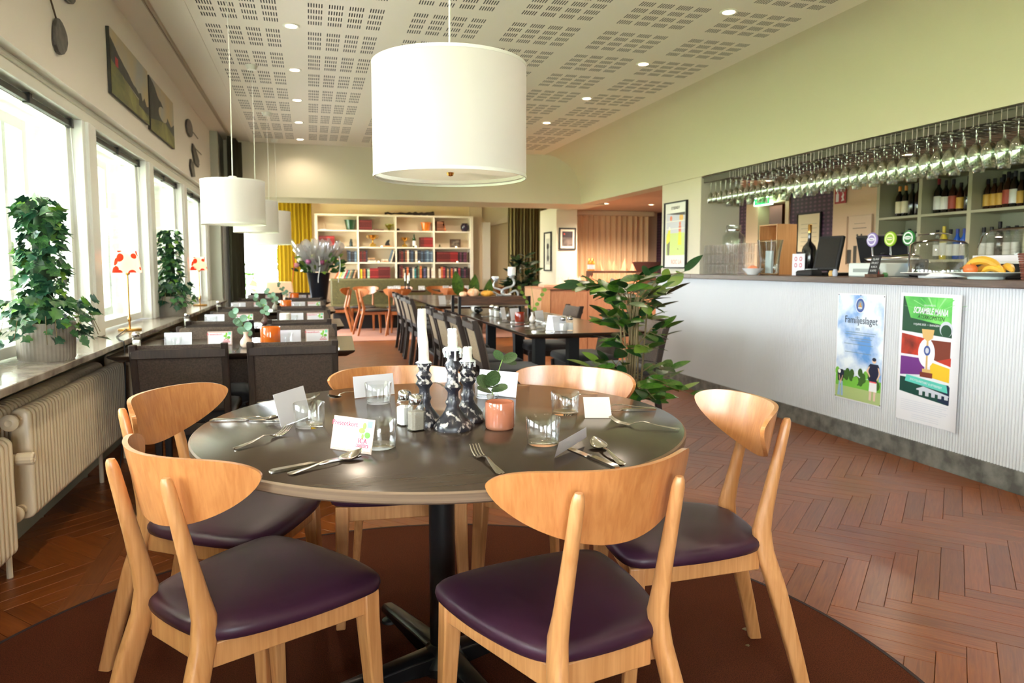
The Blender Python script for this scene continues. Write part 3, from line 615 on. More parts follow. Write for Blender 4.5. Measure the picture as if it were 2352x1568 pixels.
# cutlery, each along local +x from handle end (0) to tip
def cut_spoon(L=.19):
    m = MB(); rr = []
    for u, w, z, t in ((0, .0035, .002, .0015), (.02, .0095, .003, .0012), (.12, .0085, .004, .0012), (.3, .0052, .006, .0014), (.5, .0034, .011, .0016), (.64, .0034, .010, .0016), (.70, .006, .005, .0014)):
        x = u * L; rr.append([(x, -w, z), (x, 0, z + t), (x, w, z), (x, 0, z - t)])
    m.loft(rr)
    def f(u, v):
        a = u * pi; x = .69 + .31 * v; w = .021 * sin(pi * min(1, (v * .96 + .04)) ** .75) ** .7
        return (x * L, w * cos(a), .0105 - .0085 * sin(a) * sin(pi * v) ** .6 + .010 * v * v - .004 * (1 - v))
    m.sheet(f, 10, 12); return m
def cut_knife(L=.21):
    m = MB(); m.loft([[(x, -w, 0), (x, w, 0), (x, w, t), (x, -w, t)] for x, w, t in ((0, .006, .004), (.008, .0085, .006), (.09, .0075, .006), (.105, .005, .005), (.108, .008, .002), (.18, .009, .0016), (.2, .006, .0014), (.21, .001, .001))]); return m
def cut_fork(L=.19):
    m = MB(); rr = []
    for u, w, z, t in ((0, .0035, .002, .0015), (.02, .0095, .003, .0012), (.12, .0085, .004, .0012), (.3, .0052, .007, .0014), (.5, .0034, .013, .0016), (.62, .0036, .009, .0016), (.70, .010, .003, .0013), (.77, .0125, .003, .0012)):
        x = u * L; rr.append([(x, -w, z), (x, 0, z + t), (x, w, z), (x, 0, z - t)])
    m.loft(rr)
    for k in range(4):
        y = -.0105 + .007 * k; m.tube([(.765 * L, y, .003), (.85 * L, y, .005), (.93 * L, y, .011), (L, y, .020)], [.0018, .0017, .0015, .0009], 6)
    return m
CUT = {}
def cutlery(kind, p0, p1, label, z=Z + .001, grp='cutlery laid on the round table'):
    if kind not in CUT:
        CUT[kind] = {'spoon': cut_spoon, 'knife': cut_knife, 'fork': cut_fork}[kind]().build(kind, STEEL, smooth=60); o = CUT[kind]
        tag(o, label, kind, grp)
    else: o = dup(CUT[kind], (0, 0, 0), 0, label); o['group'] = grp
    o.location = (p0[0], p0[1], z); o.rotation_euler = (0, 0, atan2(p1[1] - p0[1], p1[0] - p0[0])); return o
cutlery('knife', (-.09, 1.540), (.10, 1.628), 'table knife in front of the gift card, beside a spoon')
cutlery('spoon', (-.053, 1.514), (.116, 1.632), 'spoon in front of the gift card with its bowl by the clover')
cutlery('fork', (.366, 1.40), (.352, 1.589), 'fork at the near table edge, its tines left of the near chair back')
cutlery('fork', (-.18, 1.762), (-.065, 1.906), 'fork behind the near left chair back, tines pointing away')
cutlery('knife', (-.276, 2.113), (-.08, 2.075), 'table knife at the left table edge under a spoon')
cutlery('spoon', (-.262, 2.098), (-.10, 2.066), 'spoon at the left table edge pointing to the leaning card', Z + .004)
cutlery('fork', (-.17, 2.351), (.02, 2.36), 'fork behind the leaning card at the left back of the table')
cutlery('spoon', (.15, 2.50), (.098, 2.42), 'spoon lying left of the back left upright card')
cutlery('fork', (.36, 2.60), (.455, 2.485), 'fork lying behind the candlesticks with tines toward them')
cutlery('spoon', (.743, 2.448), (.60, 2.36), 'spoon behind the upright card by the peach jar')
cutlery('fork', (.912, 2.226), (.76, 2.12), 'fork behind the right back tumbler')
cutlery('knife', (.978, 1.926), (.78, 1.955), 'table knife at the right edge beside the cream card')
cutlery('spoon', (.985, 1.945), (.80, 2.01), 'spoon at the right edge behind a knife')
cutlery('fork', (.918, 1.669), (.769, 1.797), 'fork alone at the right edge of the round table')
cutlery('knife', (.613, 1.378), (.575, 1.56), 'table knife between the near chair back and the propped card')
cutlery('spoon', (.634, 1.397), (.645, 1.60), 'spoon beside the knife under the propped card', Z + .001)
# ================================================================ CARPET OF THE FAR ROOM, ROW BY THE WINDOW
tag(MB().box(-1.5, 3.75, 11.5, 14.79, .001, .009).build('carpet', CARPET, smooth=0), 'rose coloured carpet of the far room in front of the bookcase', 'carpet')
def dark_chair(label, panel, back_open=False, front=FABRIC):
    t = thing('upholstered_chair', label, 'chair')
    H = .81; hw = .215
    def yb(z): return -.195 - .085 * ((z - .42) / .39) ** 1.3 if z > .42 else -.195 - .05 * ((.42 - z) / .42) ** 1.5
    for s in (-1, 1):
        MB().loft([[(s * (hw - .018) + a * .016, yb(z) + b * .021, z) for a, b in ((-1, -1), (1, -1), (1, 1), (-1, 1))] for z in (0, .15, .3, .42, .5, .6, .7, H - .01, H)]).build('rear_leg', DARKW, t, bevel=.004)
        MB().loft([[(s * (hw - .02) + a * r, .20 + b * r, z) for a, b in ((-1, -1), (1, -1), (1, 1), (-1, 1))] for z, r in ((0, .014), (.40, .02))]).build('front_leg', DARKW, t, bevel=.003)
    m = MB()
    MB().loft([[(x, yb(.5) + b * .014, .5 + c * .02) for b, c in ((-1, -1), (1, -1), (1, 1), (-1, 1))] for x in (-hw + .02, hw - .02)]).build('lower_rail', DARKW, t, bevel=.004)
    m.loft([[(x, yb(H - .02) + b * .019, H - .045 + c * .022 + (.004 if abs(x) < .1 else 0)) for b, c in ((-1, -1), (1, -1), (1, 1), (-1, 1))] for x in (-hw + .01, -.1, .1, hw - .01)])
    m.build('top_rail', DARKW, t, bevel=.004)
    zs = [.51 + (H - .06 - .51) * i / 8 for i in range(9)]
    MB().loft([[(x, yb(z) + d, z) for x, d in ((-hw + .03, -.010), (hw - .03, -.010), (hw - .03, .004), (-hw + .03, .004))] for z in zs]).build('back_panel', panel, t)
    zs = [.47 + (H - .006 - .47) * i / 8 for i in range(9)]
    MB().loft([[(x * (1 if i < 8 else .97), yb(z) + d, z) for x, d in ((-hw + .012, .018), (-hw + .03, .034 - (.012 if i == 8 else 0)), (hw - .03, .034 - (.012 if i == 8 else 0)), (hw - .012, .018))] for i, z in enumerate(zs)]).build('back_cushion', front, t, smooth=60)
    MB().loft([[(x * k, .015 + y * k, z) for x, y in ((-.21, -.19), (.21, -.19), (.225, .19), (.19, .215), (-.19, .215), (-.225, .19))] for k, z in ((.95, .415), (1, .425), (1, .455), (.96, .47), (.8, .478), (.3, .482))]).build('seat', GREYSEAT, t, smooth=50)
    MB().box(-.195, .195, .185, .205, .36, .415).box(-.195, .195, -.20, -.18, .36, .415).box(-.205, -.185, -.19, .2, .36, .415).box(.185, .205, -.19, .2, .36, .415).build('seat_frame', DARKW, t, bevel=.002)
    return t
def sq_table(label, x0, x1, y0, y1, rz=0, group=None, name='restaurant_table', cols=None, z=.745):
    cx, cy = (x0 + x1) / 2, (y0 + y1) / 2; t = thing(name, label, 'table', (cx, cy, 0), rz, group); a, b = (x1 - x0) / 2, (y1 - y0) / 2
    MB().loft([[(sx * (a - e), sy * (b - e), q) for sx, sy in ((-1, -1), (1, -1), (1, 1), (-1, 1))] for e, q in ((.045, z - .035), (.006, z - .012), (0, z - .004), (.001, z))]).build('table_top', WENGE, t, bevel=.0015)
    for px in (cols or (-a + .28, a - .28)):
        MB().box(px - .04, px + .04, -.04, .04, .03, z - .035).build('column', BLACKM, t, bevel=.004)
        MB().box(px - .05, px + .05, -b + .08, b - .08, 0, .035).build('foot', BLACKM, t, bevel=.008)
        MB().box(px - .06, px + .06, -b + .12, b - .12, z - .045, z - .034).build('bracket', BLACKM, t)
    return t
rows = [3.76, 5.28, 7.1, 8.95]
nm = ['nearest of the row by the window', 'second of the row by the window', 'third of the row by the window', 'farthest of the row by the window']
rt = None
RX0, RX1 = -.93, .225
for k, y in enumerate(rows):
    rt_ = sq_table('dark brown restaurant table, ' + nm[k], RX0, RX1, y + .01, y + .81, radians(-2) if k == 0 else 0, 'tables in the row by the window')
dc = dark_chair('x', FABRICD)
first = True
for k, y in enumerate(rows + [10.75]):
    for s, cx in ((0, -.60), (1, -.09)):
        side = 'window side' if s == 0 else 'aisle side'
        lb = 'dark upholstered chair, back turned, %s of %s' % (side, ('the nearest row table', 'the second row table', 'the third row table', 'the farthest row table', 'the far end, behind the farthest row table')[k])
        pos = (cx + .01 * (k % 2), y + .17, 0)
        if first: dc.location = pos; dc['label'] = lb; dc['group'] = 'dark chairs along the window row'; first = False
        else: dup(dc, pos, 0, lb)
        if k < 4:
            lb = 'brown upholstered chair facing the viewer, %s of %s' % (side, ('the nearest row table', 'the second row table', 'the third row table', 'the farthest row table')[k])
            dup(dc, (cx + .03, y + .67 + (.02 if k else .0), 0), pi, lb)
# things on the row tables
for k, y in enumerate(rows):
    which = ('nearest', 'second', 'third', 'farthest')[k] + ' row table'
    grp = 'settings on the row tables'
    for s, cx in ((0, -.60), (1, -.09)):
        sd = 'window side' if s == 0 else 'aisle side'
        card((cx - .135 + (.03 if s else -.02), y + .40, Z + .001), (1, 0), .135, .075, .15, 'white card standing on the %s of the %s' % (sd, which), GREYC, 'cards on the row tables')
        giftcard((cx + .055, y + .42, Z + .001), (1, .02), .125, .075, .2, 'gift card standing on the %s of the %s' % (sd, which), 'gift cards on the row tables', full=k == 0)
        dup(gm, (cx - .08 + (.03 if s else -.02), y + .34, Z + .0005), 0, 'glass tumbler before the white card, %s of the %s' % (sd, which), 'tumblers on the row tables')
        if k < 2:
            cutlery('knife', (cx + .22, y + .08), (cx + .22, y + .3), 'knife on the %s of the %s' % (sd, which), grp='cutlery on the row tables')
            cutlery('fork', (cx - .2, y + .08), (cx - .2, y + .28), 'fork on the %s of the %s' % (sd, which), grp='cutlery on the row tables')
    d = dup(sh, (-.86, y + .27 + .04 * k, Z + .0005), radians(10), 'white salt shaker by the window end of the ' + which, 'shakers on the row tables')
def sprig(rnd, h, n, spread):
    out = []; st = [(0, 0, .05)]
    for i in range(n):
        u = (i + 1) / n; p = (spread * u * u * .6 * (-1), .01 * sin(i), .06 + h * u * .8); st.append(p)
        a = rnd.random() * 6
        sd = 1 if i % 2 else -1
        out.append(((p[0], p[1], p[2]), (sd * .8, .3 * sin(a), .45), (.1, -1, .3), .034 + .016 * rnd.random()))
        if i % 3 == 0: out.append(((p[0], p[1], p[2]), (-sd * .7, -.3 * sin(a), -.2), (0, -1, .4), .036))
    return out, st
R = random.Random(5)
VM = [mat('cream_blush_vase', (226, 200, 180), .3, noise=(8, .1)), mat('brown_vase', (84, 56, 50), .3), mat('grey_green_vase', (150, 150, 136), .4), mat('white_vase', (226, 216, 206), .3)]
VL = [('cream bud vase with a eucalyptus sprig on the nearest row table', -.335, 4.01, 0), ('brown bottle vase with eucalyptus on the second row table', -.33, 5.62, 1), ('grey vase with a leafy sprig on the third row table', -.34, 7.4, 2), ('white vase with thin sprig on the farthest row table', -.30, 9.3, 3)]
for lb, x, y, k in VL:
    lv, st = sprig(R, .16 + .02 * (k % 2), 6, .10 + .02 * k); budvase(x, y, Z, lb, VM[k], lv, ERL, 'bud vases on the row tables', .085 if k != 1 else .07, .03, st)
votive(-.215, 4.05, Z, .052, .105, AMBER, 'amber glass candle jar on the nearest row table', grp='candle jars on the row tables')
tag(MB().lathe([(0, 0), (.04, 0), (.041, .004), (.041, .082), (.036, .086), (.02, .08), (0, .079)], 28).build('pillar_candle', WAX, loc=(-.185, 5.52, Z)), 'thick white pillar candle on the second row table', 'candle')
votive(-.24, 7.35, Z, .055, .10, AMBER, 'amber glass candle jar on the third row table', grp='candle jars on the row tables')
votive(-.2, 9.25, Z, .055, .10, AMBER, 'amber glass candle jar on the farthest row table', grp='candle jars on the row tables')
# ================================================================ RADIATORS
def radiator(y0, y1, z0, z1, label, valve=False):
    t = thing('radiator', label, 'radiator', (0, y0, 0)); pit = .036; n = int((y1 - y0) / pit); s0 = None
    for row, (xa, xb) in enumerate(((-1.07, -1.0), (-1.2, -1.105))):
        for i in range(n):
            if i == 0:
                m = MB(); w = .0155; rr = []
                for k in range(13):
                    a = pi * k / 12; rr.append(((xa + xb) / 2 + (xb - xa) / 2 * cos(a), z1 - .03 + .03 * sin(a)))
                for k in range(13):
                    a = pi + pi * k / 12; rr.append(((xa + xb) / 2 + (xb - xa) / 2 * cos(a), z0 + .03 + .03 * sin(a)))
                m.loft([[(cx_ + (c_ - cx_) * sc_, yy, (z0 + z1) / 2 + (zz - (z0 + z1) / 2) * (1 - (1 - sc_) * .12)) for c_, zz in rr for cx_ in ((xa + xb) / 2,)] for yy, sc_ in ((-w, .72), (-w * .7, .93), (0, 1), (w * .7, .93), (w, .72))])
                s0 = m.build('section', RAD, t, smooth=50)
            else:
                s = s0.copy(); COL.objects.link(s); s.parent = t; s.location = (0, i * pit, 0)
    for z in (z0 + .04, z1 - .04):
        [MB().tube([(q, -.03, z), (q, n * pit, z)], .018, 12).build('header_pipe', RAD, t) for q in (-1.045, -1.15)]
        for x in (-1.045, -1.15):
            MB().lathe([(.030, -.02), (.030, -.028), (.024, -.034), (.012, -.036), (.008, -.033), (0, -.033)], 20).tf(Matrix.Rotation(radians(-90), 4, 'X') @ Matrix.Identity(4)).build('end_plug', RAD, t, loc=(x, -.055, z), smooth=40)
    MB().box(-1.24, -1.06, n * pit * .5, n * pit * .5 + .02, z0 + .02, z0 + .05).build('bracket', RAD, t)
    [MB().tube([(-1.12, q, z0 + .02), (-1.12, q, 0)], .011, 8).build('pipe_leg', RAD, t) for q in (.05, n * pit - .1)]
    if valve:
        v = MB().lathe([(0, 0), (.018, 0), (.018, .035), (.022, .04), (.0225, .088), (.018, .094), (.012, .094), (.010, .086), (0, .086)], 24, wob=lambda a, z: .0012 * cos(12 * a) if z > .045 else 0).tf(Matrix.Rotation(pi / 2, 4, 'Y')).build('thermostat_valve', RAD, t, smooth=30); v.location = (-1.06, -.10, (z0 + z1) / 2 + .04)
        MB().tube([(-1.06, -.10, (z0 + z1) / 2 + .04), (-1.10, -.10, (z0 + z1) / 2 + .04), (-1.10, -.06, (z0 + z1) / 2 + .04), (-1.10, 0, z0 + .08)], .010, 8).build('valve_pipe', RAD, t)
radiator(3.0, 4.42, .24, .655, 'cream column radiator under the marble sill behind the oak chairs', True)
radiator(1.4, 2.84, .17, .59, 'cream column radiator at the left edge of the picture, nearest the viewer')
radiator(4.78, 6.2, .24, .655, 'cream column radiator beside the nearest row table')
# ================================================================ SILL: IVY, LAMPS
def ivyleaf():
    pts = [(0, 0), (-.05, -.22), (.12, -.42), (.30, -.30), (.42, -.50), (.62, -.28), (.70, -.12), (1, 0), (.70, .12), (.62, .28), (.42, .50), (.30, .30), (.12, .42), (-.05, .22)]
    vs = [(x, y, .22 * abs(y) - .12 * x * x) for x, y in pts] + [(.35, 0, -.03)]
    return vs, [(14, i, (i + 1) % 14) for i in range(14)]
IV = [leafmesh('ivy_leaf', *ivyleaf(), m) for m in (LEAF1, LEAF2, LEAF3)]
def ivy(x, y, H, R0_, potr, poth, n, s, label, seed, skirt):
    rnd = random.Random(seed); t = thing('ivy_plant', label, 'plant', (x, y, .8), group='ivy towers on the sill')
    nr = 44
    MB().lathe([(0, .002), (potr * .88, 0), (potr * .93, .01), (potr * .98, poth), (potr * .9, poth), (potr * .88, poth - .02), (0, poth - .03)], nr * 4, wob=lambda a, z: potr * .018 * cos(nr * a) if .005 < z < poth - .001 else 0).build('ribbed_pot', POT, t, smooth=60)
    MB().lathe([(R0_ * .25, 0), (R0_ * .5, .02), (R0_ * .45, H * .8), (R0_ * .2, H)], 12, c=(0, 0, poth - .03)).build('moss_core', mat('moss', (38, 62, 34), .9, noise=(30, .3)), t)
    m = MB()
    for k in range(14):
        a = rnd.random() * 6.28; r = potr * (1.0 + skirt * rnd.random()); m.tube([(potr * .5 * cos(a), potr * .5 * sin(a), poth), (r * .85 * cos(a), r * .85 * sin(a), poth + .03), (r * cos(a), r * sin(a), poth - .03 - .05 * rnd.random())], .0015, 5)
    m.build('vine_stems', STEM, t)
    fm = MB()
    for i in range(n + 170):
        u = rnd.random() ** .9; a = rnd.random() * 6.283
        if rnd.random() < .70:
            z = poth + .02 + H * u; r = R0_ * (1.0 - .15 * u) * sqrt(max(.05, 1 - max(0, (u - .86) / .14) ** 2)) * (.85 + .22 * rnd.random()) * (1 + .1 * sin(z * 40 + a))
        else:
            z = poth + .09 - .16 * rnd.random() ** 1.3; r = potr * (.75 + skirt * rnd.random()) * (1.1 if z < poth else .95)
            if z < poth - .01: r = max(r, potr * 1.12)
        d = (cos(a) * .8 + rnd.uniform(-.7, .7), sin(a) * .8 + rnd.uniform(-.7, .7), rnd.uniform(-.9, .25))
        o = put_leaf(IV[rnd.choices((0, 1, 2), (5, 5, 1.3))[0]], t, (r * cos(a), r * sin(a), z), d, (cos(a), sin(a), .5), s * rnd.uniform(.7, 1.25))
        if i >= n: fm.add([o.matrix_basis @ v.co for v in o.data.vertices], [tuple(p.vertices) for p in o.data.polygons], IV.index(o.data)); bpy.data.objects.remove(o)
    tag(fm.build('foliage', [LEAF1, LEAF2, LEAF3], t, recalc=False), None, kind='stuff')
    return t
ivy(-1.02, 3.255, .47, .068, .106, .150, 298, .050, 'tall ivy tower in a ribbed grey pot at the near end of the sill', 3, .95)
ivy(-1.015, 5.93, .47, .072, .105, .148, 270, .050, 'smaller looking ivy tower farther along the marble sill', 9, .75)
SHD = cloth('flame_shade', (255, 240, 226), .6, (226, 60, 40), (19, 'v', .47))
def sill_lamp(x, y, label):
    t = thing('table_lamp', label, 'lamp', (x, y, .8), group='table lamps on the sill')
    MB().lathe([(0, 0), (.062, 0), (.064, .004), (.062, .012), (.05, .015), (.012, .018), (0, .018)], 36).build('base', BRASS, t, smooth=40)
    MB().lathe([(.006, .015), (.006, .05), (.009, .055), (.009, .075), (.005, .08), (.005, .32), (.014, .325), (.016, .36), (.010, .37), (0, .37)], 20).build('stem', BRASS, t, smooth=40)
    MB().lathe([(.078, .335), (.052, .46)], 40, cap=False).build('shade', SHD, t, smooth=60)
    MB().lathe([(0, .36), (.012, .37), (.02, .40), (.012, .425), (0, .43)], 16).build('bulb', mat('warm_bulb', (255, 220, 180), .5, emit=((255, 190, 130), 3)), t)
    return t
sill_lamp(-1.02, 4.63, 'brass lamp with red and white patterned shade between the two ivy towers')
sill_lamp(-1.02, 7.42, 'brass lamp with red and white shade beyond the farther ivy tower')
tag(MB().tube([(-1.03, 4.60, .812), (-.99, 4.2, .803), (-.93, 4.0, .803), (-.90, 3.95, .80), (-.893, 3.93, .74), (-.90, 3.93, .5), (-.95, 3.95, .1)], .003, 6).build('lamp_cord', BLACKM), 'thin black cord hanging from the sill beside the nearest row table', 'cord')
# ================================================================ PENDANTS
def pendant(x, y, zb, r, h, label, group=None, big=False):
    t = thing('pendant_lamp', label, 'lamp', (x, y, 0), group=group)
    MB().lathe([(r, zb), (r, zb + h)], 72, cap=False).build('shade', SHADE, t, smooth=60, recalc=False)
    MB().lathe([(r - .002, zb), (r + .0008, zb), (r + .0008, zb + .008), (r - .002, zb + .008), (r - .002, zb)], 72).build('shade_rim', TRIMW, t, smooth=40)
    MB().lathe([(r - .002, zb + h - .008), (r + .0008, zb + h - .008), (r + .0008, zb + h), (r - .002, zb + h), (r - .002, zb + h - .008)], 72).build('shade_rim', TRIMW, t, smooth=40)
    zd = zb + (.018 if big else .03)
    m = MB(); rr = [[(r * k * cos(q), r * k * sin(q), zd) for q in [2 * pi * i / 48 for i in range(48)]] for k in (.0001, .96)]
    m.loft(rr, cap=False).build('diffuser', cloth('white_diffuser', (250, 246, 238), .6), t, recalc=False)
    if big:
        MB().lathe([(r * .985, zb + .006), (r * .985, zb + .009), (r * .975, zb + .009), (r * .975, zb + .006), (r * .985, zb + .006)], 64).build('wire_ring', CHROME, t)
        MB().lathe([(0, zd - .012), (.008, zd - .010), (.011, zd - .002), (0, zd)], 16).build('finial', BRASS, t)
    for k in range(3):
        a = 2 * pi * k / 3 + .4; MB().tube([(0, 0, zb + h - .02), (r * .99 * cos(a), r * .99 * sin(a), zb + h - .006)], .0018, 5).build('spoke', TRIMW, t)
    MB().lathe([(0, zb + h - .05), (.022, zb + h - .05), (.024, zb + h + .018), (.018, zb + h + .024), (0, zb + h + .024)], 20).build('lamp_holder', TRIMW, t)
    MB().lathe([(0, zb + h * .45), (.02, zb + h * .5), (.028, zb + h * .62), (.016, zb + h * .78), (0, zb + h * .8)], 16).build('bulb', WHITECER, t)
    MB().tube([(0, 0, zb + h + .02), (.004, 0, (zb + h + ZC) / 2), (0, 0, ZC - .03)], .0028, 6).build('cord', TRIMW, t)
    MB().lathe([(0, ZC - .035), (.03, ZC - .034), (.045, ZC - .004), (.045, ZC), (0, ZC)], 24).build('ceiling_rose', TRIMW, t)
    return t
pendant(.372, 1.965, 1.408, .2065, .298, 'huge white drum pendant hanging over the round table', big=True)
for px, y, zb, r, h, lb in ((-.388, 4.15, 1.392, .162, .232, 'nearest'), (-.386, 5.8, 1.425, .162, .235, 'second'), (-.376, 7.5, 1.385, .2, .32, 'third and largest'), (-.371, 9.02, 1.45, .162, .25, 'farthest')):
    pendant(px, y, zb, r, h, lb + ' white drum pendant over the row tables by the window', 'drum pendants over the window row')
# ================================================================ CEILING DOWNLIGHTS
DLE = mat('downlight_glow', (255, 236, 206), .5, emit=((255, 226, 186), 14))
def downlight(x, y, z, label, grp, e=14):
    t = thing('downlight', label, 'downlight', (x, y, z), group=grp)
    MB().lathe([(.034, -.001), (.052, -.001), (.052, -.004), (.046, -.007), (.036, -.005), (.034, -.001)], 32).build('rim', TRIMW, t)
    MB().lathe([(.0345, -.0015), (.0345, -.0008)], 24).build('diffuser', DLE, t)
    l = bpy.data.lights.new('downlight_lamp', 'SPOT'); l.energy = e * .5; l.color = (1, .84, .66); l.spot_size = radians(150); l.spot_blend = .7; l.shadow_soft_size = .035
    o = bpy.data.objects.new('downlight_lamp', l); COL.objects.link(o); o.parent = t; o.location = (0, 0, -.012)
OR = ['first', 'second', 'third', 'fourth', 'fifth', 'sixth', 'seventh', 'eighth', 'ninth and farthest']
for k in range(-4, 5): downlight(-.081, 4.8 + 1.035 * k, ZC, '%s ceiling downlight of the left row' % OR[k + 4], 'left row of ceiling downlights')
for k in range(-4, 5): downlight(2.385, 3.86 + 1.128 * k, ZC, '%s ceiling downlight of the right row' % OR[k + 4], 'right row of ceiling downlights')
for x, y, q in ((4.05, 9.6, 'left'), (4.75, 9.6, 'right'), (4.4, 7.9, 'nearer')): downlight(x, y, 2.06, q + ' small downlight in the low side room ceiling', 'side room downlights', 150)
for x, y, q in ((4.6, 3.2, 'nearest'), (4.6, 4.8, 'middle'), (4.6, 6.6, 'farthest')): downlight(x, y, 2.06, q + ' added fill lamp in the low ceiling behind the bar', 'added bar fill lamps', 40)  # unseen fill lamps added to light the bar
for x, y, q in ((.6, 11.6, 'near left'), (2.4, 11.6, 'near right'), (.6, 13.6, 'far left'), (2.4, 13.6, 'far right')): downlight(x, y, 2.63, q + ' added fill lamp in the far book room ceiling', 'added far room fill lamps', 60)  # unseen ceiling lamps added to brighten the far room
# ================================================================ WINDOW WALL: paintings, golf clubs
def golfart(y0, y1, z0, z1, label, v):
    t = tag(MB().box(-1.04, -1.022, y0, y1, z0, z1).build('canvas_painting', plain(60, 58, 50), bevel=.002), label, 'painting')
    M = frame((-1.0215, y0, z0), (0, 1, 0), (0, 0, 1)); w, h = y1 - y0, z1 - z0
    SKY = mat('painted_sky', (196, 176, 130), .5, noise=(3, .1), c2=(168, 172, 168)); GR = mat('painted_grass', (86, 92, 36), .5, noise=(5, .2), c2=(118, 118, 54), stretch=(1, 1, 3)); TR = mat('painted_trees', (36, 40, 34), .5, noise=(14, .3)); GR2 = mat('painted_fairway', (128, 126, 66), .5, noise=(6, .15)); FR = plain(176, 36, 52)
    R = random.Random(v)
    if v == 1:
        tree = [(0, .55 * h)] + [(w * u, h * (.86 - .62 * u ** .8 + .03 * R.random())) for u in [i / 16 for i in range(13)]] + [(.75 * w, .3 * h), (0, .5 * h)]
        tree2 = [(w * .68, h * .2), (w * .7, h * .42), (w * .76, h * .45), (w * .8, h * .33), (w * .86, h * .42), (w * .93, h * .3), (w, h * .34), (w, h * .16)]
        pol = [(rect(0, 0, w, h), 0, 1), (tree, 2, 2), ([(0, 0), (w, 0), (w, h * .2), (w * .6, h * .32), (w * .3, h * .42), (0, h * .52)], 1, 3), ([(w * .25, h * .44), (w * .5, h * .34), (w, h * .08), (w * .8, 0), (w * .55, 0)], 3, 4), (tree2, 2, 5), (rect(.1 * w, .48 * h, .17 * w, .62 * h), 4, 4)]
    else:
        tree = [(0, h)] + [(w * u, h * (.98 - .7 * u + .05 * R.random())) for u in [i / 14 for i in range(2, 13)]] + [(w, h * .52), (w, h * .2), (0, .15 * h)]
        pol = [(rect(0, 0, w, h), 0, 1), (tree, 2, 2), (disc(w * .5, h * .5, w * .18, 14, h * .14), 0, 3), ([(0, 0), (w, 0), (w, h * .25), (w * .6, h * .38), (w * .3, h * .3), (0, h * .2)], 1, 4), ([(w * .2, h * .02), (w * .95, h * .02), (w * .6, h * .36), (w * .5, h * .36)], 3, 5)]
    flat('picture', M, pol, [SKY, GR, TR, GR2, FR], t)
golfart(4.475, 5.43, 2.115, 2.468, 'frameless golf course painting with a red flag, above the windows', 1)
golfart(5.48, 6.37, 2.10, 2.46, 'frameless dark green golf course painting, right of the one with the flag', 2)
def club(x, pts, head, label, kind='iron'):
    t = thing('golf_club', label, 'golf club', (x, pts[-1][0], pts[-1][1]), group='old golf clubs on the window wall')
    y0, z0 = pts[-1]
    MB().tube([(0, y - y0, z - z0) for y, z in pts], [.004] * len(pts), 8).build('shaft', mat('worn_shaft', (96, 82, 66), .4, metal=.4), t)
    hd = [(y - y0, z - z0) for y, z in head]
    MB().loft([[(-.006, y, z) for y, z in hd], [(.008, y, z) for y, z in hd]]).build('club_head', mat('worn_iron', (92, 88, 84), .45, metal=.5, noise=(30, .15)), t, bevel=.003)
def clubhead(y, z, a, l, w):
    o = []
    for k in range(14):
        q = 2 * pi * k / 14; r = l * .5; px = r * cos(q) + r; py = w * .5 * sin(q) * (1 + .3 * cos(q)); o.append((y + px * cos(a) - py * sin(a), z + px * sin(a) + py * cos(a)))
    return o
club(-1.03, [(3.28, 2.62), (3.40, 2.45), (3.62, 2.235)], clubhead(3.62, 2.235, radians(-62), .15, .17), 'golf club with wedge head, largest, above the nearest window')
club(-1.03, [(3.42, 2.64), (3.45, 2.42)], clubhead(3.45, 2.42, radians(-70), .10, .12), 'golf club head at the top edge of the picture, left one')
club(-1.03, [(3.80, 2.64), (3.80, 2.46)], clubhead(3.80, 2.46, radians(-80), .10, .17), 'golf club head at the top edge of the picture, right one')
club(-1.03, [(7.75, 2.415), (7.36, 2.425)], disc(7.22, 2.42, .17, 20, .075), 'golf club with round wooden head beside the paintings')
club(-1.03, [(7.95, 2.29), (7.42, 2.29)], [(7.38, 2.31), (7.52, 2.29), (7.74, 2.20), (7.70, 2.13), (7.46, 2.14), (7.36, 2.24)], 'golf club with broad iron head below the round one')
club(-1.03, [(7.80, 2.17), (7.28, 2.13)], [(7.24, 2.15), (7.36, 2.13), (7.44, 2.01), (7.28, 1.99), (7.18, 2.08)], 'golf club with narrow iron head, lowest of the three')
# ================================================================ LONG TABLES IN THE MIDDLE
mt = []
for k, (y0, y1, lb) in enumerate(((4.33, 5.60, 'front long dark table beside the leafy plant'), (5.62, 7.2, 'second long table, carrying the plank rack'), (7.7, 9.2, 'third long table behind the plank rack'), (9.22, 10.8, 'last long table before the far room'))):
    mt.append(sq_table('dark brown ' + lb, 1.30, 2.12, y0, y1, 0, 'long tables in the middle', 'long_table'))
dk = dark_chair('dark framed chair with lit-toned woven back, nearest at the long tables', LITWEAVE)
W4 = ['nearest', 'second', 'third', 'fourth', 'fifth', 'sixth', 'seventh', 'eighth']
for k, (x, y) in enumerate(((1.33, 4.88), (1.31, 5.40), (1.28, 5.80), (1.30, 6.42), (1.36, 8.3), (1.38, 8.95), (1.40, 9.6), (1.42, 10.3))):
    lb = 'dark framed chair with lit-toned back, aisle side of the long tables, %s from the front' % W4[k]
    if k == 0: dk.location = (x, y, 0); dk.rotation_euler = (0, 0, radians(-92)); dk['label'] = lb; dk['group'] = 'chairs along the long tables'
    else: dup(dk, (x, y, 0), radians(-92 + (k % 3) * 2), lb)
for k, (x, y) in enumerate(((2.12, 4.75), (2.14, 5.5), (2.10, 6.38))):
    o = dup(dc, (x, y, 0), radians(88), 'brown upholstered chair on the bar side of the long tables, %s from the front' % W4[k]); o['group'] = 'chairs along the long tables'
sp = dup(sh, (1.50, 6.05, Z + .0005), 0, 'salt shaker beside the plank rack, left one', 'shakers on the long tables')
dup(sh, (1.503, 5.90, Z + .0005), .3, 'salt shaker beside the plank rack, right one', 'shakers on the long tables')
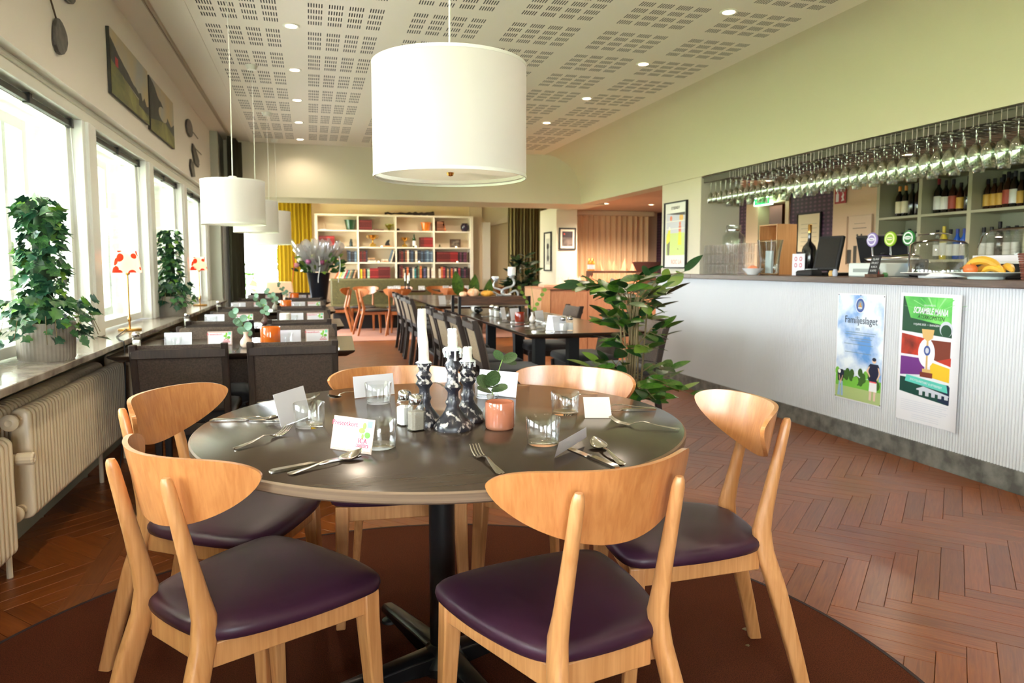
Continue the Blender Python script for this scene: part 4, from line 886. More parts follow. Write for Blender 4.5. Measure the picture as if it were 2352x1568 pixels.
dup(sh, (1.60, 4.50, Z + .0005), .3, 'white salt shaker at the front end of the long table', 'shakers on the long tables'); dup(sh, (1.66, 4.53, Z + .0005), .1, 'second shaker at the front end of the long table', 'shakers on the long tables')
for k, (x, y, a, w, q) in enumerate(((1.46, 5.54, .9, .09, 'behind the red candle jar'), (1.50, 5.42, .5, .10, 'left of the red candle jar'), (1.60, 5.08, .6, .10, 'right of the red candle jar'), (1.52, 4.62, -1.2, .10, 'tallest, at the front end of the long table'), (1.53, 4.48, .3, .11, 'nearest, at the front end of the long table'), (1.38, 8.0, .5, .10, 'on the third long table'))):
    card((x, y, Z + .001), (cos(a), sin(a)), w, .10, .2, 'white card ' + q, WHITE, 'cards on the long tables')
for k, (x, y) in enumerate(((1.52, 5.70), (1.55, 4.82), (1.62, 4.66), (1.48, 7.95), (1.6, 8.1), (1.7, 8.4))):
    dup(gm, (x, y, Z + .0005), 0, 'glass tumbler on the long tables, %s from the plant' % ('third', 'second', 'first', 'fourth', 'fifth', 'sixth')[k], 'tumblers on the long tables')
RED = glass('rust_votive', (226, 120, 80), 1.45, .05, 1.2, .9, (176, 62, 28))
votive(1.545, 5.34, Z, .038, .076, RED, 'rust red candle jar on the front long table')
t = budvase(1.62, 5.25, Z, 'white vase with trailing green sprig behind the red candle jar', VM[3], [((.0 + .01 * i * (-1) ** i, 0, .10 + .018 * i), ((-1) ** i, -.3, .2), (0, -1, .5), .034) for i in range(10)], leafmesh('sprig_leaf', RLV, RLF, FIC3), 'bud vases on the long tables', .08, .024, [(0, 0, .05), (.01, 0, .15), (-.01, 0, .28)])
for k, (x, y, a) in enumerate(((1.38, 4.5, 1.2), (1.37, 4.95, 1.4), (1.36, 5.3, 1.3), (1.40, 6.0, 1.5))):
    cutlery('knife', (x, y), (x + cos(a - 1.3), y + sin(a - 1.3)), 'knife laid at the long table aisle side, %s from the front' % W4[k], grp='cutlery on the long tables')
    cutlery('fork', (x, y + .14), (x + cos(a - 1.3), y + .14 + sin(a - 1.3)), 'fork laid at the long table aisle side, %s from the front' % W4[k], grp='cutlery on the long tables')
# plank rack on the table
rk = thing('plank_rack', 'small rack of old dark planks on black metal legs, standing on the long table', 'rack', (1.60, 6.50, .745))
MB().box(-.31, .31, -.17, -.15, .078, .155).build('front_plank', OLDW, rk, bevel=.003); MB().box(-.31, .31, .15, .17, .078, .155).build('rear_plank', OLDW, rk, bevel=.003)
for k in range(3): MB().box(-.31, .31, -.145 + .1 * k, -.05 + .1 * k, .135, .150).build('top_plank', OLDW, rk, bevel=.002)
for sx in (-1, 1):
    for sy in (-1, 1): MB().box(sx * .325 - .012, sx * .325 + .012, sy * .16 - .012, sy * .16 + .012, 0, .157).build('leg', BLACK, rk)
MB().box(-.32, .32, -.16, -.145, .066, .076).build('rail', CHROME, rk)
def bottle(h=.30, r=.037, neck=.014, sh=.6):
    return [(0, .002), (r * .92, 0), (r, .006), (r, h * sh), (r * .85, h * (sh + .07)), (neck * 1.15, h * (sh + .17)), (neck, h * (sh + .22)), (neck, h * .985), (neck * 1.1, h * .99), (neck * .9, h), (0, h)]
DKGL = mat('dark_bottle_glass', (16, 20, 14), .08, coat=.5); BRGL = mat('brown_bottle_glass', (44, 22, 10), .1, coat=.5); GRGL = mat('green_bottle_glass', (30, 66, 26), .1, coat=.5)
BOT = {}
def make_bottle(key, glassm, lab, cap, h, r, label, cat='bottle', group=None, sh=.6, lz=(.12, .5)):
    if key in BOT: o = copy_tree(BOT[key]); o['label'] = label; (group and o.__setitem__('group', group)); return o
    t = thing('bottle', label, cat, group=group)
    MB().lathe(bottle(h, r, .013, sh), 20).build('glass_body', glassm, t, smooth=50)
    if lab: MB().lathe([(r + .0006, h * lz[0]), (r + .0006, h * lz[1])], 20, cap=False).build('paper_label', lab, t)
    if cap: MB().lathe([(.0145, h * .84), (.0148, h * .995), (.013, h + .001), (0, h + .001)], 14, cap=False).build('cap', cap, t)
    BOT[key] = t; return t
for k, (x, a) in enumerate(((-.13, 0), (.08, 0))):
    o = make_bottle('rackwine', DKGL, plain(220, 214, 200), BLACKM, .30, .036, 'dark wine bottle lying under the plank rack, %s one' % ('left', 'right')[k], group='wine bottles under the plank rack')
    o.location = (1.60 + x, 6.62, .745 + .036); o.rotation_euler = (radians(90), 0, 0)
def squash(loc, R1, h, m, label, ribs=9, dep=.08):
    t = thing('squash', label, 'squash', loc, group='squashes on the plank rack')
    pr = [(0, .006)] + [(R1 * sin(pi * (k + .7) / 12) ** .7, h / 2 - h / 2 * cos(pi * (k + .7) / 12)) for k in range(11)] + [(0, h * .95)]
    MB().lathe(pr, 72, wob=lambda a, z: -R1 * dep * abs(cos(ribs * a / 2)) if .01 < z < h * .93 else 0).build('flesh', m, t, smooth=60)
    MB().tube([(0, 0, h * .93), (.004, 0, h * 1.05), (.012, .004, h * 1.15)], [.007, .005, .004], 8).build('stem', mat('squash_stem', (150, 126, 80), .8), t)
zt_ = .745 + .151
squash((1.43, 6.47, zt_), .055, .075, mat('striped_squash', (224, 130, 70), .5, noise=(18, .1), c2=(240, 214, 180), stretch=(1, 1, .2)), 'orange and cream striped pumpkin on the plank rack')
squash((1.56, 6.47, zt_), .06, .055, mat('yellow_squash', (238, 170, 62), .45), 'yellow squash on the plank rack between pumpkin and candlesticks', 12, .04)
squash((1.345, 6.50, zt_), .04, .045, mat('pale_squash', (236, 190, 150), .5), 'small pale squash at the left end of the plank rack')
SILV = mat('silvery_white', (196, 198, 198), .3, metal=.3, coat=.3)
def curly(x, y, s, label, cw):
    t = thing('candlestick', label, 'candlestick', (x, y, zt_), group='curly silver candlesticks')
    MB().tube([(s * a, s * .01, s * b) for a, b in ((-.03, .012), (0, .03), (.025, .046), (.05, .05), (.068, .034), (.072, .006))], [s * .008, s * .009, s * .0095, s * .01, s * .01, s * .009], 10).build('hook', SILV, t, smooth=60)
    P = [(s * a, 0, s * b) for a, b in ((0, .012), (-.04, .011), (-.075, .016), (-.088, .04), (-.072, .064), (-.035, .078), (.008, .09), (.03, .112), (.028, .145), (.01, .17))]
    Q = []
    for i in range(len(P) - 1):
        p0, p1, p2, p3 = P[max(i - 1, 0)], P[i], P[i + 1], P[min(i + 2, len(P) - 1)]
        for u in (0, .25, .5, .75): Q.append(tuple(.5 * (2 * p1[k] + (p2[k] - p0[k]) * u + (2 * p0[k] - 5 * p1[k] + 4 * p2[k] - p3[k]) * u * u + (3 * p1[k] - p0[k] - 3 * p2[k] + p3[k]) * u ** 3) for k in range(3)))
    Q.append(P[-1]); MB().tube(Q, s * .011, 10).build('curl', SILV, t, smooth=60)
    MB().lathe([(0, 0), (s * .012, 0), (s * .03, s * .012), (s * .022, s * .018), (s * .04, s * .03), (s * .04, s * .034), (0, s * .034)], 24, c=(s * .008, 0, s * .163)).build('drip_tray', SILV, t)
    return t
t = curly(1.79, 6.48, 1.0, 'curly silver candlestick carrying a thick white candle', 1)
tag(MB().lathe([(0, 0), (.036, 0), (.037, .003), (.037, .07), (.033, .074), (0, .070)], 24).build('pillar_candle', WAX, loc=(1.798, 6.48, zt_ + .197)), 'thick white candle on the curly silver candlestick', 'candle')
t = curly(1.655, 6.50, .82, 'smaller curly silver candlestick left of the one with the thick candle', 0); t.rotation_euler = (0, 0, pi)
tag(MB().lathe([(0, 0), (.026, 0), (.034, .01), (.03, .022), (.02, .018), (0, .02)], 20, wob=lambda a, z: .004 * sin(5 * a)).build('melted_candle', WAX, loc=(1.648, 6.50, zt_ + .162)), 'melted candle stub on the smaller curly candlestick', 'candle')
# ================================================================ BIG LEAFY PLANT
def plant(x, y, label, seed, zones, leafmeshes, L, potr, poth, potm, trunk, n_per=6, name='potted_plant'):
    rnd = random.Random(seed); t = thing(name, label, 'plant', (x, y, 0))
    MB().lathe([(0, 0), (potr * .8, 0), (potr, poth), (potr * .93, poth), (potr * .9, poth * .9), (0, poth * .88)], 32).build('pot', potm, t, smooth=50)
    m = MB()
    for k in range(trunk[0]):
        a = rnd.random() * 6.28; q = .05 * rnd.random(); m.tube([(q * cos(a), q * sin(a), poth * .85), (q * cos(a) * 1.5, q * sin(a) * 1.5, trunk[1] * .5), (q * cos(a) * 2.2 + rnd.uniform(-.03, .03), q * sin(a) * 2.2, trunk[1] * rnd.uniform(.8, 1))], [.008, .006, .004], 6)
    m.build('stems', STEM, t)
    tw = MB()
    for (n, z0, z1, r0, r1, up) in zones:
        for k in range(n):
            a = 2 * pi * (k + rnd.random() * .8) / n * 3.0; z = z0 + (z1 - z0) * rnd.random(); R_ = r0 + (r1 - r0) * rnd.random()
            P0 = Vector((.04 * cos(a), .04 * sin(a), z)); P2 = Vector((R_ * cos(a), R_ * sin(a), z + up * R_ + rnd.uniform(-.05, .05))); P1 = (P0 + P2) / 2 + Vector((0, 0, .05))
            tw.tube([P0, P1, P2], [.0035, .0028, .0018], 5)
            for i in range(n_per):
                u = .25 + .75 * i / (n_per - 1); p = P0 * (1 - u) ** 2 + P1 * 2 * u * (1 - u) + P2 * u * u
                d0 = (P2 - P0).normalized(); s = (-1) ** i; side = Vector((-d0.y, d0.x, 0)) * s
                d = (d0 * (.5 + .6 * (i == n_per - 1)) + side * (.9 if i < n_per - 1 else .1) + Vector((0, 0, rnd.uniform(-.45, .5)))).normalized()
                put_leaf(leafmeshes[rnd.choices(range(len(leafmeshes)), [5, 4, 1.6][:len(leafmeshes)])[0]], t, p, d, (rnd.uniform(-.4, .4), rnd.uniform(-.9, .2), 1), L * rnd.uniform(.75, 1.15))
    tw.build('twigs', STEM, t); return t
LV = leafpoly(1, .46); FM = [leafmesh('broad_leaf', *LV, m) for m in (FIC1, FIC2, FIC3)]
plant(1.82, 3.92, 'big leafy green plant standing between the round table and the bar', 21, ((17, .84, 1.04, .12, .33, .42), (12, .60, .86, .10, .24, .3), (16, .32, .58, .15, .36, .12), (5, .2, .34, .22, .34, -.35)), FM, .145, .15, .26, mat('dark_pot', (40, 40, 42), .5), (14, 1.05), 6, 'leafy_plant')
LV2 = leafpoly(1, .42); FD = [leafmesh('dark_leaf', *LV2, m) for m in (FIC2, mat('deep_green', (20, 40, 24), .4))]
plant(2.93, 10.05, 'dark bushy plant in front of the far olive curtain', 33, ((26, .85, 1.25, .06, .2, .35), (34, .4, .95, .08, .26, .25)), FD, .15, .14, .3, mat('dark_pot', (40, 40, 42), .5), (8, 1.15), 6, 'bushy_plant')
t = thing('broad_leaf_plant', 'plant with tall single leaves beside the olive bench', 'plant', (2.75, 12.3, .009))
MB().lathe([(0, 0), (.12, 0), (.15, .3), (.13, .3), (0, .27)], 24).build('pot', mat('dark_pot', (40, 40, 42), .5), t, smooth=50)
for k, (dx, dz, l, tl) in enumerate(((-.35, .9, .45, -.15), (-.05, .85, .42, .1), (.25, .8, .38, .2), (.1, .65, .35, -.3))):
    MB().tube([(0, 0, .27), (dx * .6, 0, dz * .7), (dx, 0, dz)], [.008, .006, .004], 6).build('stem', STEMG, t)
    put_leaf(FM[0], t, (dx * .8, 0, dz * .72), (tl, -.1, 1), (0, -1, .1), l)
# ================================================================ FLOWER BUCKET WITH CELLOPHANE BOUQUETS
t = thing('flower_vase', 'black vase of wrapped bouquets on the farthest row table', 'vase', (.095, 9.36, Z + .0005))
MB().lathe([(0, .002), (.09, 0), (.095, .01), (.14, .34), (.147, .345), (.14, .35), (.13, .34), (.085, .02), (0, .02)], 36).build('bucket', mat('black_bucket', (26, 28, 34), .35), t, smooth=50)
rnd = random.Random(4); m = MB()
for k in range(24):
    a = rnd.random() * 6.28; r = .22 * sqrt(rnd.random()); m.tube([(.03 * cos(a), .03 * sin(a), .1), (r * .6 * cos(a), r * .6 * sin(a), .34), (r * cos(a), r * sin(a), .48 + .1 * rnd.random())], .004, 5)
m.build('flower_stems', STEMG, t)
for k in range(90):
    a = rnd.random() * 6.28; r = .26 * sqrt(rnd.random()); put_leaf(FM[rnd.choice((0, 1, 1, 2))], t, (r * cos(a), r * sin(a), .36 + .2 * rnd.random()), (cos(a), sin(a), rnd.uniform(-.3, .8)), (0, -1, .5), .10)
for k, (x, y, z, c) in enumerate(((-.12, -.18, .48, (176, 96, 140)), (.05, -.2, .47, (150, 66, 104)), (-.22, -.1, .5, (236, 230, 210)), (.16, -.15, .5, (236, 230, 214)), (-.05, -.12, .55, (226, 220, 120)), (-.26, -.02, .44, (220, 150, 160)), (.1, -.05, .56, (240, 236, 226)))):
    MB().lathe([(0, -.03), (.02, -.02), (.034, .0), (.03, .02), (.018, .03), (.02, .024), (.008, .03), (0, .028)], 14, wob=lambda a, z: .003 * sin(5 * a + z * 90)).build('flower', plain(*c), t, loc=(x, y, z), smooth=60)
for k in range(11):
    a = 2 * pi * k / 11 + .2; cx, cy = .17 * cos(a), .17 * sin(a); q = random.Random(k); ph = q.random() * 6; HH = .26 + .1 * q.random()
    def f(u, v, a=a, cx=cx, cy=cy, ph=ph, HH=HH):
        b = 2 * pi * u; rr = .035 + .075 * v + .014 * sin(5 * b + ph) * v + .012 * sin(9 * b + 7 * v + ph) * v
        return (cx * (.5 + .75 * v) + rr * cos(b), cy * (.5 + .75 * v) + rr * sin(b), .36 + HH * v + .05 * v * sin(3 * b + ph) + .02 * v * sin(7 * b))
    MB().sheet(f, 26, 7, cu=True).build('wrap', WRAP, t, smooth=20, recalc=False)
for a0, c in ((-.30, (196, 50, 30)), (.0, (226, 226, 226)), (.24, (226, 226, 226))):
    MB().sheet(lambda u, v, a0=a0: (a0 + .012 * sin(5 * u) + .008 * v, -.24 + .02 * u, .55 - .32 * u), 14, 1).build('ribbon', plain(*c), t, smooth=60, recalc=False)
# ================================================================ FAR ROOM
bch = thing('bench', 'long olive buttoned bench in front of the bookcase', 'bench', (1.72, 14.22, .009))
MB().box(-1.36, 1.36, -.08, .22, .36, .93).build('backrest', BENCH, bch, bevel=.03); MB().box(-1.36, 1.36, -.5, -.08, .30, .44).build('seat', BENCH, bch, bevel=.03); MB().box(-1.32, 1.32, -.42, .2, 0, .30).build('plinth', BLACKM, bch)
for r_ in range(2):
    for k in range(12):
        o = MB().lathe([(0, 0), (.014, 0), (.012, .006), (0, .009)], 10).tf(Matrix.Rotation(pi / 2, 4, 'X')).build('button', BENCH, bch) if (r_, k) == (0, 0) else bt.copy()
        if (r_, k) == (0, 0): bt = o
        else: COL.objects.link(o); o.parent = bch
        o.location = (-1.24 + .226 * k, -.078, .58 + .2 * r_)
bc = thing('bookcase', 'tall white bookcase with four bays behind the olive bench', 'bookcase', (.0, 14.5, 0))
SH = [(1.255), (1.555), (1.88)]
BX = [(.15, .895), (.925, 1.63), (1.66, 2.39), (2.42, 3.15)]
CREAMW = mat('cream_white_shelf', (236, 224, 204), .4)
MB().box(.12, 3.18, .255, .27, .0, 2.2).build('back_board', mat('shelf_back', (214, 196, 168), .6), bc)
for k, x in enumerate((.09, .895, 1.63, 2.39, 3.15)): MB().box(x, x + (.03 if 0 < k < 4 else .06) + .0, 0, .26, 0, 2.17).build('upright', CREAMW, bc, bevel=.002)
MB().box(.09, 3.21, -.01, .27, 2.15, 2.185).build('top_board', CREAMW, bc, bevel=.002)
for a, b_ in BX:
    for z in (.925, *SH): MB().box(a - .001, b_ + .001, .004, .255, z - .028, z).build('shelf_board', CREAMW, bc, bevel=.002)
BK = {}
def book(x, z, w, h, c, d=.19, lean=0, y=14.52, lbl=None, grp=None, flat_=False):
    if c not in BK:
        m = MB().box(0, 1, .0, 1, 0, 1, 0).box(.12, .88, .04, 1.01, .012, 1.004, 1)
        for zz in (.2, .8): m.box(-.01, 1.01, -.008, .02, zz, zz + .035, 2)
        dkc = tuple(min(255, int(v * 1.5 + 30)) for v in c)
        BK[c] = m.build('book', [mat('cloth_%d_%d_%d' % c, c, .6), WHITE, mat('band_%d_%d_%d' % dkc, dkc, .5)], smooth=0); o = BK[c]
    else: o = BK[c].copy(); COL.objects.link(o)
    o.scale = (w, d, h); o.location = (x, y, z + .0006); o.rotation_euler = (0, lean, 0)
    if flat_: o.rotation_euler = (0, -pi / 2, 0); o.location = (x + h, y, z + .0006)
    return tag(o, lbl, 'book', grp)
CN = {(128, 26, 26): 'red', (92, 24, 22): 'dark red', (60, 34, 28): 'brown black', (44, 46, 54): 'slate', (60, 76, 96): 'blue grey', (96, 116, 132): 'pale blue', (212, 196, 172): 'cream', (226, 190, 40): 'yellow', (196, 96, 48): 'orange', (150, 176, 140): 'pale green', (90, 44, 62): 'maroon', (40, 110, 112): 'teal', (150, 46, 60): 'raspberry', (120, 70, 44): 'rust brown', (36, 30, 28): 'black', (170, 130, 96): 'tan', (84, 96, 70): 'moss green', (84, 78, 110): 'violet grey'}
K = list(CN)
red, dred, bb, sl, bg, pb, cr, ye, orr, pg, mar, te, ras, rb_, bk_, tan_, mg, vg = K
bay = ['first', 'second', 'third', 'fourth']; shn = {.925: 'bottom', 1.255: 'third', 1.555: 'second', 1.88: 'top'}
def shelf_row(bi, z, x, specs, leans=None):
    from collections import Counter
    cnt = Counter(c for c, _, _ in specs); seen_ = Counter(); g = 'books on the %s shelf of the %s bay' % (shn[z], bay[bi])
    for i, (c, w, h) in enumerate(specs):
        seen_[c] += 1
        pos = '' if cnt[c] == 1 else (', leftmost of its colour' if seen_[c] == 1 else (', rightmost of its colour' if seen_[c] == cnt[c] else ', among the middle ones'))
        ln = (leans or {}).get(i, 0)
        if ln > 0: x += h * sin(ln) * 0
        book(x if ln >= 0 else x + h * sin(-ln), z, w, h, c, lean=ln, lbl='%s book, %s shelf of the %s bay%s' % (CN[c], shn[z], bay[bi], pos), grp=g)
        x += w + .0015 if not ln else (w + .0015) / cos(ln)
    return x
RN = random.Random(8)
def mix(cols, n, w=(.026, .045), h=(.20, .25)): return [(cols[i % len(cols)], RN.uniform(*w), RN.uniform(*h)) for i in range(n)]
shelf_row(1, 1.88, .935, [(dred, .034, .205)] * 7); book(1.21, 1.88, .018, .20, dred, flat_=True, lbl='dark red book lying flat on the top shelf of the second bay', grp='books lying flat')
shelf_row(3, 1.88, 2.47, [(rb_, .036, .20)] * 4, {i: .22 * 1 for i in range(0)})
book(2.625, 1.88, .036, .20, orr, lean=-.3, lbl='orange brown book leaning on the top shelf of the fourth bay'); bpy.data.objects[-1] if 0 else None
shelf_row(0, 1.555, .165, [(dred, .036, .21)] * 4 + [(red, .036, .21)] * 4)
shelf_row(2, 1.555, 2.135, [(dred, .034, .20)] * 2 + [(red, .034, .20)] * 5)
shelf_row(0, 1.255, .70, mix((sl, bg, bk_, sl, pb), 5, h=(.2, .23)))
shelf_row(0, 1.255, .20, mix((mg, cr, bk_, sl, rb_, cr, dred, sl, bg, tan_, mar), 11))
shelf_row(1, 1.255, .935, mix((dred, bb, dred, sl), 4, h=(.2, .235)))
for k, (x, z, w, L, c) in enumerate(((1.09, 1.255, .034, .17, cr), (1.085, 1.29, .016, .15, bk_), (1.09, 1.307, .036, .14, tan_), (1.36, 1.255, .03, .14, tan_), (1.37, 1.286, .03, .12, cr))): book(x, z, w, L, c, flat_=True, lbl='%s book lying flat in the second bay, %s' % (CN[c], ('lowest of the left pile', 'middle of the left pile', 'topmost of the left pile', 'under the small right pile', 'on top of the small right pile')[k]), grp='books lying flat')
book(1.50, 1.255, .018, .26, pb, lean=.3, lbl='pale blue book leaning right in the second bay'); book(1.53, 1.255, .022, .25, cr, lean=.3, lbl='cream book leaning right in the second bay'); book(1.565, 1.255, .026, .24, bk_, lean=.22, lbl='black book leaning right in the second bay')
shelf_row(2, 1.255, 1.70, mix((bb, dred, bk_, rb_, cr, sl, bg, bk_, cr, sl, sl, bg, sl, bg, pb, bg, pb, te), 17, (.034, .045), (.215, .245)))
shelf_row(3, 1.255, 2.46, [(dred, .038, .215)] * 7 + [(red, .038, .215)] * 4 + [(bk_, .036, .21), (mar, .038, .21), (bk_, .036, .2), (mar, .034, .21), (mar, .034, .21)])
x = .44
for k, (c, w) in enumerate(((orr, .03), (cr, .03), (ye, .025), (pg, .04), (cr, .03), (ras, .035), (te, .04), (tan_, .03), (mg, .03), (bk_, .03), (tan_, .03))):
    book(x, .925, w, .20, c, lean=.5 - .02 * k, lbl='%s book leaning in the first bay, %s of the leaning row' % (CN[c], ['first', 'second', 'third', 'fourth', 'fifth', 'sixth', 'seventh', 'eighth', 'ninth', 'tenth', 'last'][k]), grp='books on the bottom shelf of the first bay'); x += w / cos(.4)
shelf_row(1, .925, .94, [(ye, .038, .2), (rb_, .028, .2), (orr, .03, .2), (bk_, .036, .2), (pg, .045, .2)] + [(red, .032, .215)] * 5 + [(dred, .032, .24)] * 7)
shelf_row(2, .925, 1.70, mix((bb, dred, tan_, bk_, orr, bk_, sl, cr, te, bk_, mg, orr, bk_, vg, sl, cr, bb, cr), 18, (.034, .04), (.2, .28)))
shelf_row(3, .925, 2.50, mix((cr, orr, ras, bk_, tan_, sl, orr, mar, cr, bk_, ras, bk_, sl, mar, bk_, bb), 16, (.034, .042), (.2, .25)))
SY = 14.62
def obj1(name, prof, m, loc, label, cat, n=24, **k): return tag(MB().lathe(prof, n, **k).build(name, m, loc=loc, smooth=50), label, cat)
obj1('flower_pot', [(0, 0), (.075, 0), (.11, .18), (.118, .18), (.118, .2), (.10, .2), (.07, .02), (0, .02)], mat('green_glaze', (30, 70, 44), .2, coat=.6), (.77, SY, 1.8805), 'shiny dark green pot on the top shelf of the first bay', 'pot')
obj1('flower_pot', [(0, 0), (.07, 0), (.10, .15), (.112, .152), (.112, .175), (.095, .175), (.065, .02), (0, .02)], mat('orange_glaze', (206, 112, 30), .2, coat=.6), (2.26, SY, 1.8805), 'shiny orange pot on the top shelf of the third bay', 'pot')
obj1('round_pot', [(0, 0), (.05, 0), (.085, .06), (.085, .12), (.06, .155), (.07, .165), (.05, .165), (0, .15)], mat('plum_glaze', (44, 34, 54), .25, coat=.5), (3.06, SY, 1.8805), 'dark plum round pot on the top shelf of the fourth bay', 'pot')
obj1('glass_bowl', [(0, 0), (.05, 0), (.05, .005), (.015, .015), (.03, .03), (.085, .09), (.088, .13), (.084, .13), (.08, .09), (.02, .035), (0, .03)], glass('yellow_glass', (226, 226, 130), gain=2), (1.53, SY, 1.8805), 'yellowish footed glass bowl on the top shelf', 'bowl')
obj1('small_jar', [(0, 0), (.03, 0), (.035, .03), (.015, .05), (0, .052)], BLACKM, (1.70, SY, 1.8805), 'small dark jar at the left of the top shelf of the third bay', 'jar')
t = thing('wire_stand', 'thin wire stand with white foot on the top shelf of the first bay', 'ornament', (.25, SY, 1.8805))
MB().box(-.06, .06, -.02, .02, 0, .018).build('foot', WHITECER, t, bevel=.002); MB().tube([(-.01, 0, .018), (-.012, 0, .12), (.02, 0, .15), (.05, 0, .11), (.055, 0, .018)], .002, 6).build('wire', BRASS, t)
def trophy(x, z, s, label):
    t = thing('trophy', label, 'trophy', (x, SY, z), group='trophies on the second shelf')
    MB().box(-.05 * s, .05 * s, -.04 * s, .04 * s, 0, .055 * s).build('plinth', GOLD if s > .9 else BLACKM, t, bevel=.003)
    MB().lathe([(.03 * s, .055 * s), (.02 * s, .07 * s), (.009 * s, .08 * s), (.012 * s, .10 * s), (.008 * s, .115 * s), (.03 * s, .13 * s), (.06 * s, .16 * s), (.066 * s, .2 * s), (.07 * s, .205 * s), (.06 * s, .2 * s), (.05 * s, .16 * s), (0, .14 * s)], 24).build('cup', GOLD, t, smooth=50)
    for q in (-1, 1): MB().tube([(q * .06 * s, 0, .19 * s), (q * .09 * s, 0, .2 * s), (q * .095 * s, 0, .17 * s), (q * .06 * s, 0, .145 * s)], .005 * s, 8).build('handle', GOLD, t)
trophy(1.20, 1.5555, 1.15, 'gold two handled trophy on a gold plinth in the second bay'); trophy(1.83, 1.5555, .95, 'smaller gold trophy on a dark plinth in the third bay')
t = thing('figurine', 'dark standing figurine on a dark board in the first bay', 'figurine', (.78, SY, 1.5555)); MB().box(-.09, .09, -.05, .05, 0, .015).build('board', BLACKM, t)
MB().lathe([(0, .015), (.035, .015), (.032, .06), (.035, .09), (.022, .115), (.026, .14), (.012, .155), (0, .157)], 16).build('figure', mat('dark_bronze', (58, 66, 62), .35, metal=.5), t, smooth=60)
t = thing('figurine', 'dark horse like figurine on a wooden block in the second bay', 'figurine', (1.49, SY, 1.5555)); MB().box(-.075, .075, -.04, .04, 0, .03).build('block', OAK, t, bevel=.003)
MB().loft([[(x, y, z) for x, z in ((-.05, .03), (.05, .03), (.045, .06), (.03, .09), (.045, .12), (.038, .15), (.02, .145), (-.01, .13), (-.035, .09), (-.05, .06))] for y in (-.018, .018)]).build('animal', BLACKM, t, bevel=.006)
o = make_bottle('greenwine', GRGL, WHITE, None, .26, .033, 'green bottle between the small trophy and the red books'); o.location = (2.02, SY, 1.5555)
t = thing('photo_frame', 'small dark framed photo on the second shelf of the fourth bay', 'picture frame', (2.86, SY, 1.5555))
MB().box(-.11, .11, -.01, .01, 0, .02).box(-.11, .11, -.01, .01, .15, .17).box(-.11, -.085, -.01, .01, .02, .15).box(.085, .11, -.01, .01, .02, .15).build('frame', OLDW, t); MB().box(-.085, .085, -.004, .004, .02, .15).build('photo', mat('dim_photo', (90, 80, 70), .4, noise=(20, .5)), t)
obj1('small_ornament', [(0, 0), (.05, 0), (.04, .01), (.012, .02), (.02, .05), (0, .07)], mat('mossy', (90, 86, 50), .6), (2.54, SY, 1.5555), 'small greenish ornament beside the framed photo', 'ornament', 12)
for k, (x, z, q) in enumerate(((1.365, 1.5555, 'by the gold trophy'), (2.04, 1.5555, 'by the green bottle'), (2.86, 1.5555, 'before the framed photo'), (1.30, 1.2555, 'before the flat books'), (2.10, 1.2555, 'on the third shelf of the third bay'), (2.88, 1.2555, 'on the third shelf of the fourth bay'))):
    obj1('tealight', [(0, 0), (.014, 0), (.017, .02), (.014, .022), (0, .015)], mat('tealight_glow', (255, 240, 214), .4, emit=((255, 220, 170), 2.5)), (x, 14.525, z), 'small glowing tealight ' + q, 'candle', 12)['group'] = 'tealights on the bookcase'
t = thing('driftwood', 'long dark driftwood ornament lying on top of the bookcase', 'ornament', (1.93, SY, 2.1855)); q = random.Random(2)
MB().tube([(-.48 + .06 * i, .02 * sin(i * 2), .022 + .018 * abs(sin(i * 1.7)) + .01 * q.random()) for i in range(17)], [.012 + .02 * q.random() + .016 * (i > 9) for i in range(17)], 9).build('trunk', mat('driftwood_dark', (50, 36, 30), .8, bump=(40, .5)), t, smooth=60)
# far chairs and tables
bchair = oak_chair('brown wooden chair with dark seat', BLKLEATHER, BEECH, BEECH)
FC = [((1.02, 12.55, -78), 'facing right, nearest the aisle'), ((.42, 13.3, 75), 'facing left, farthest left before the bench'), ((.95, 13.62, 165), 'just right of the leftmost brown chair'), ((1.46, 12.45, -22), 'back turned, in front of the left far table'), ((1.58, 13.5, 170), 'behind the left far table by the bench'),
      ((2.45, 12.7, -10), 'back turned, in front of the right far table'), ((2.34, 13.5, 178), 'behind the right far table'), ((3.22, 12.95, 60), 'at the right end of the right far table'), ((2.86, 13.5, 185), 'behind the right end of the far tables')]
for k, ((x, y, a), lb) in enumerate(FC):
    lb = 'brown wooden chair of the far room, ' + lb
    if k == 0: bchair.location = (x, y, .0095); bchair.rotation_euler = (0, 0, radians(a)); bchair['label'] = lb; bchair['group'] = 'brown chairs of the far room'
    else: dup(bchair, (x, y, .0095), radians(a), lb)
sq_table('left dark table of the far room, between brown chairs', 1.12, 1.95, 12.62, 13.26, 0, 'tables of the far room', 'far_table', cols=(0,), z=.745).location.z = .0095
sq_table('right dark table of the far room, before the bench', 2.15, 3.0, 12.66, 13.3, 0, 'tables of the far room', 'far_table', cols=(0,), z=.745).location.z = .0095
zf = .7555
for k, (x, y) in enumerate(((1.62, 12.95), (1.70, 13.0), (1.66, 12.88))):
    t = thing('candlestick', 'slim black candlestick on the left far table, %s of the three' % ('left', 'right', 'front')[k], 'candlestick', (x, y, zf), group='slim far candlesticks')
    MB().lathe([(0, 0), (.035, 0), (.03, .02), (.01, .04), (.009, .1 + .04 * (k < 2)), (.016, .12 + .04 * (k < 2)), (0, .12 + .04 * (k < 2))], 16).build('holder', BLACK, t)
    tag(MB().lathe([(0, 0), (.011, 0), (.009, .14), (0, .141)], 12).build('candle', WAX, loc=(x, y, zf + .12 + .04 * (k < 2))), 'white taper candle on the left far table, %s of the three' % ('left', 'right', 'front')[k], 'candle', 'far taper candles')
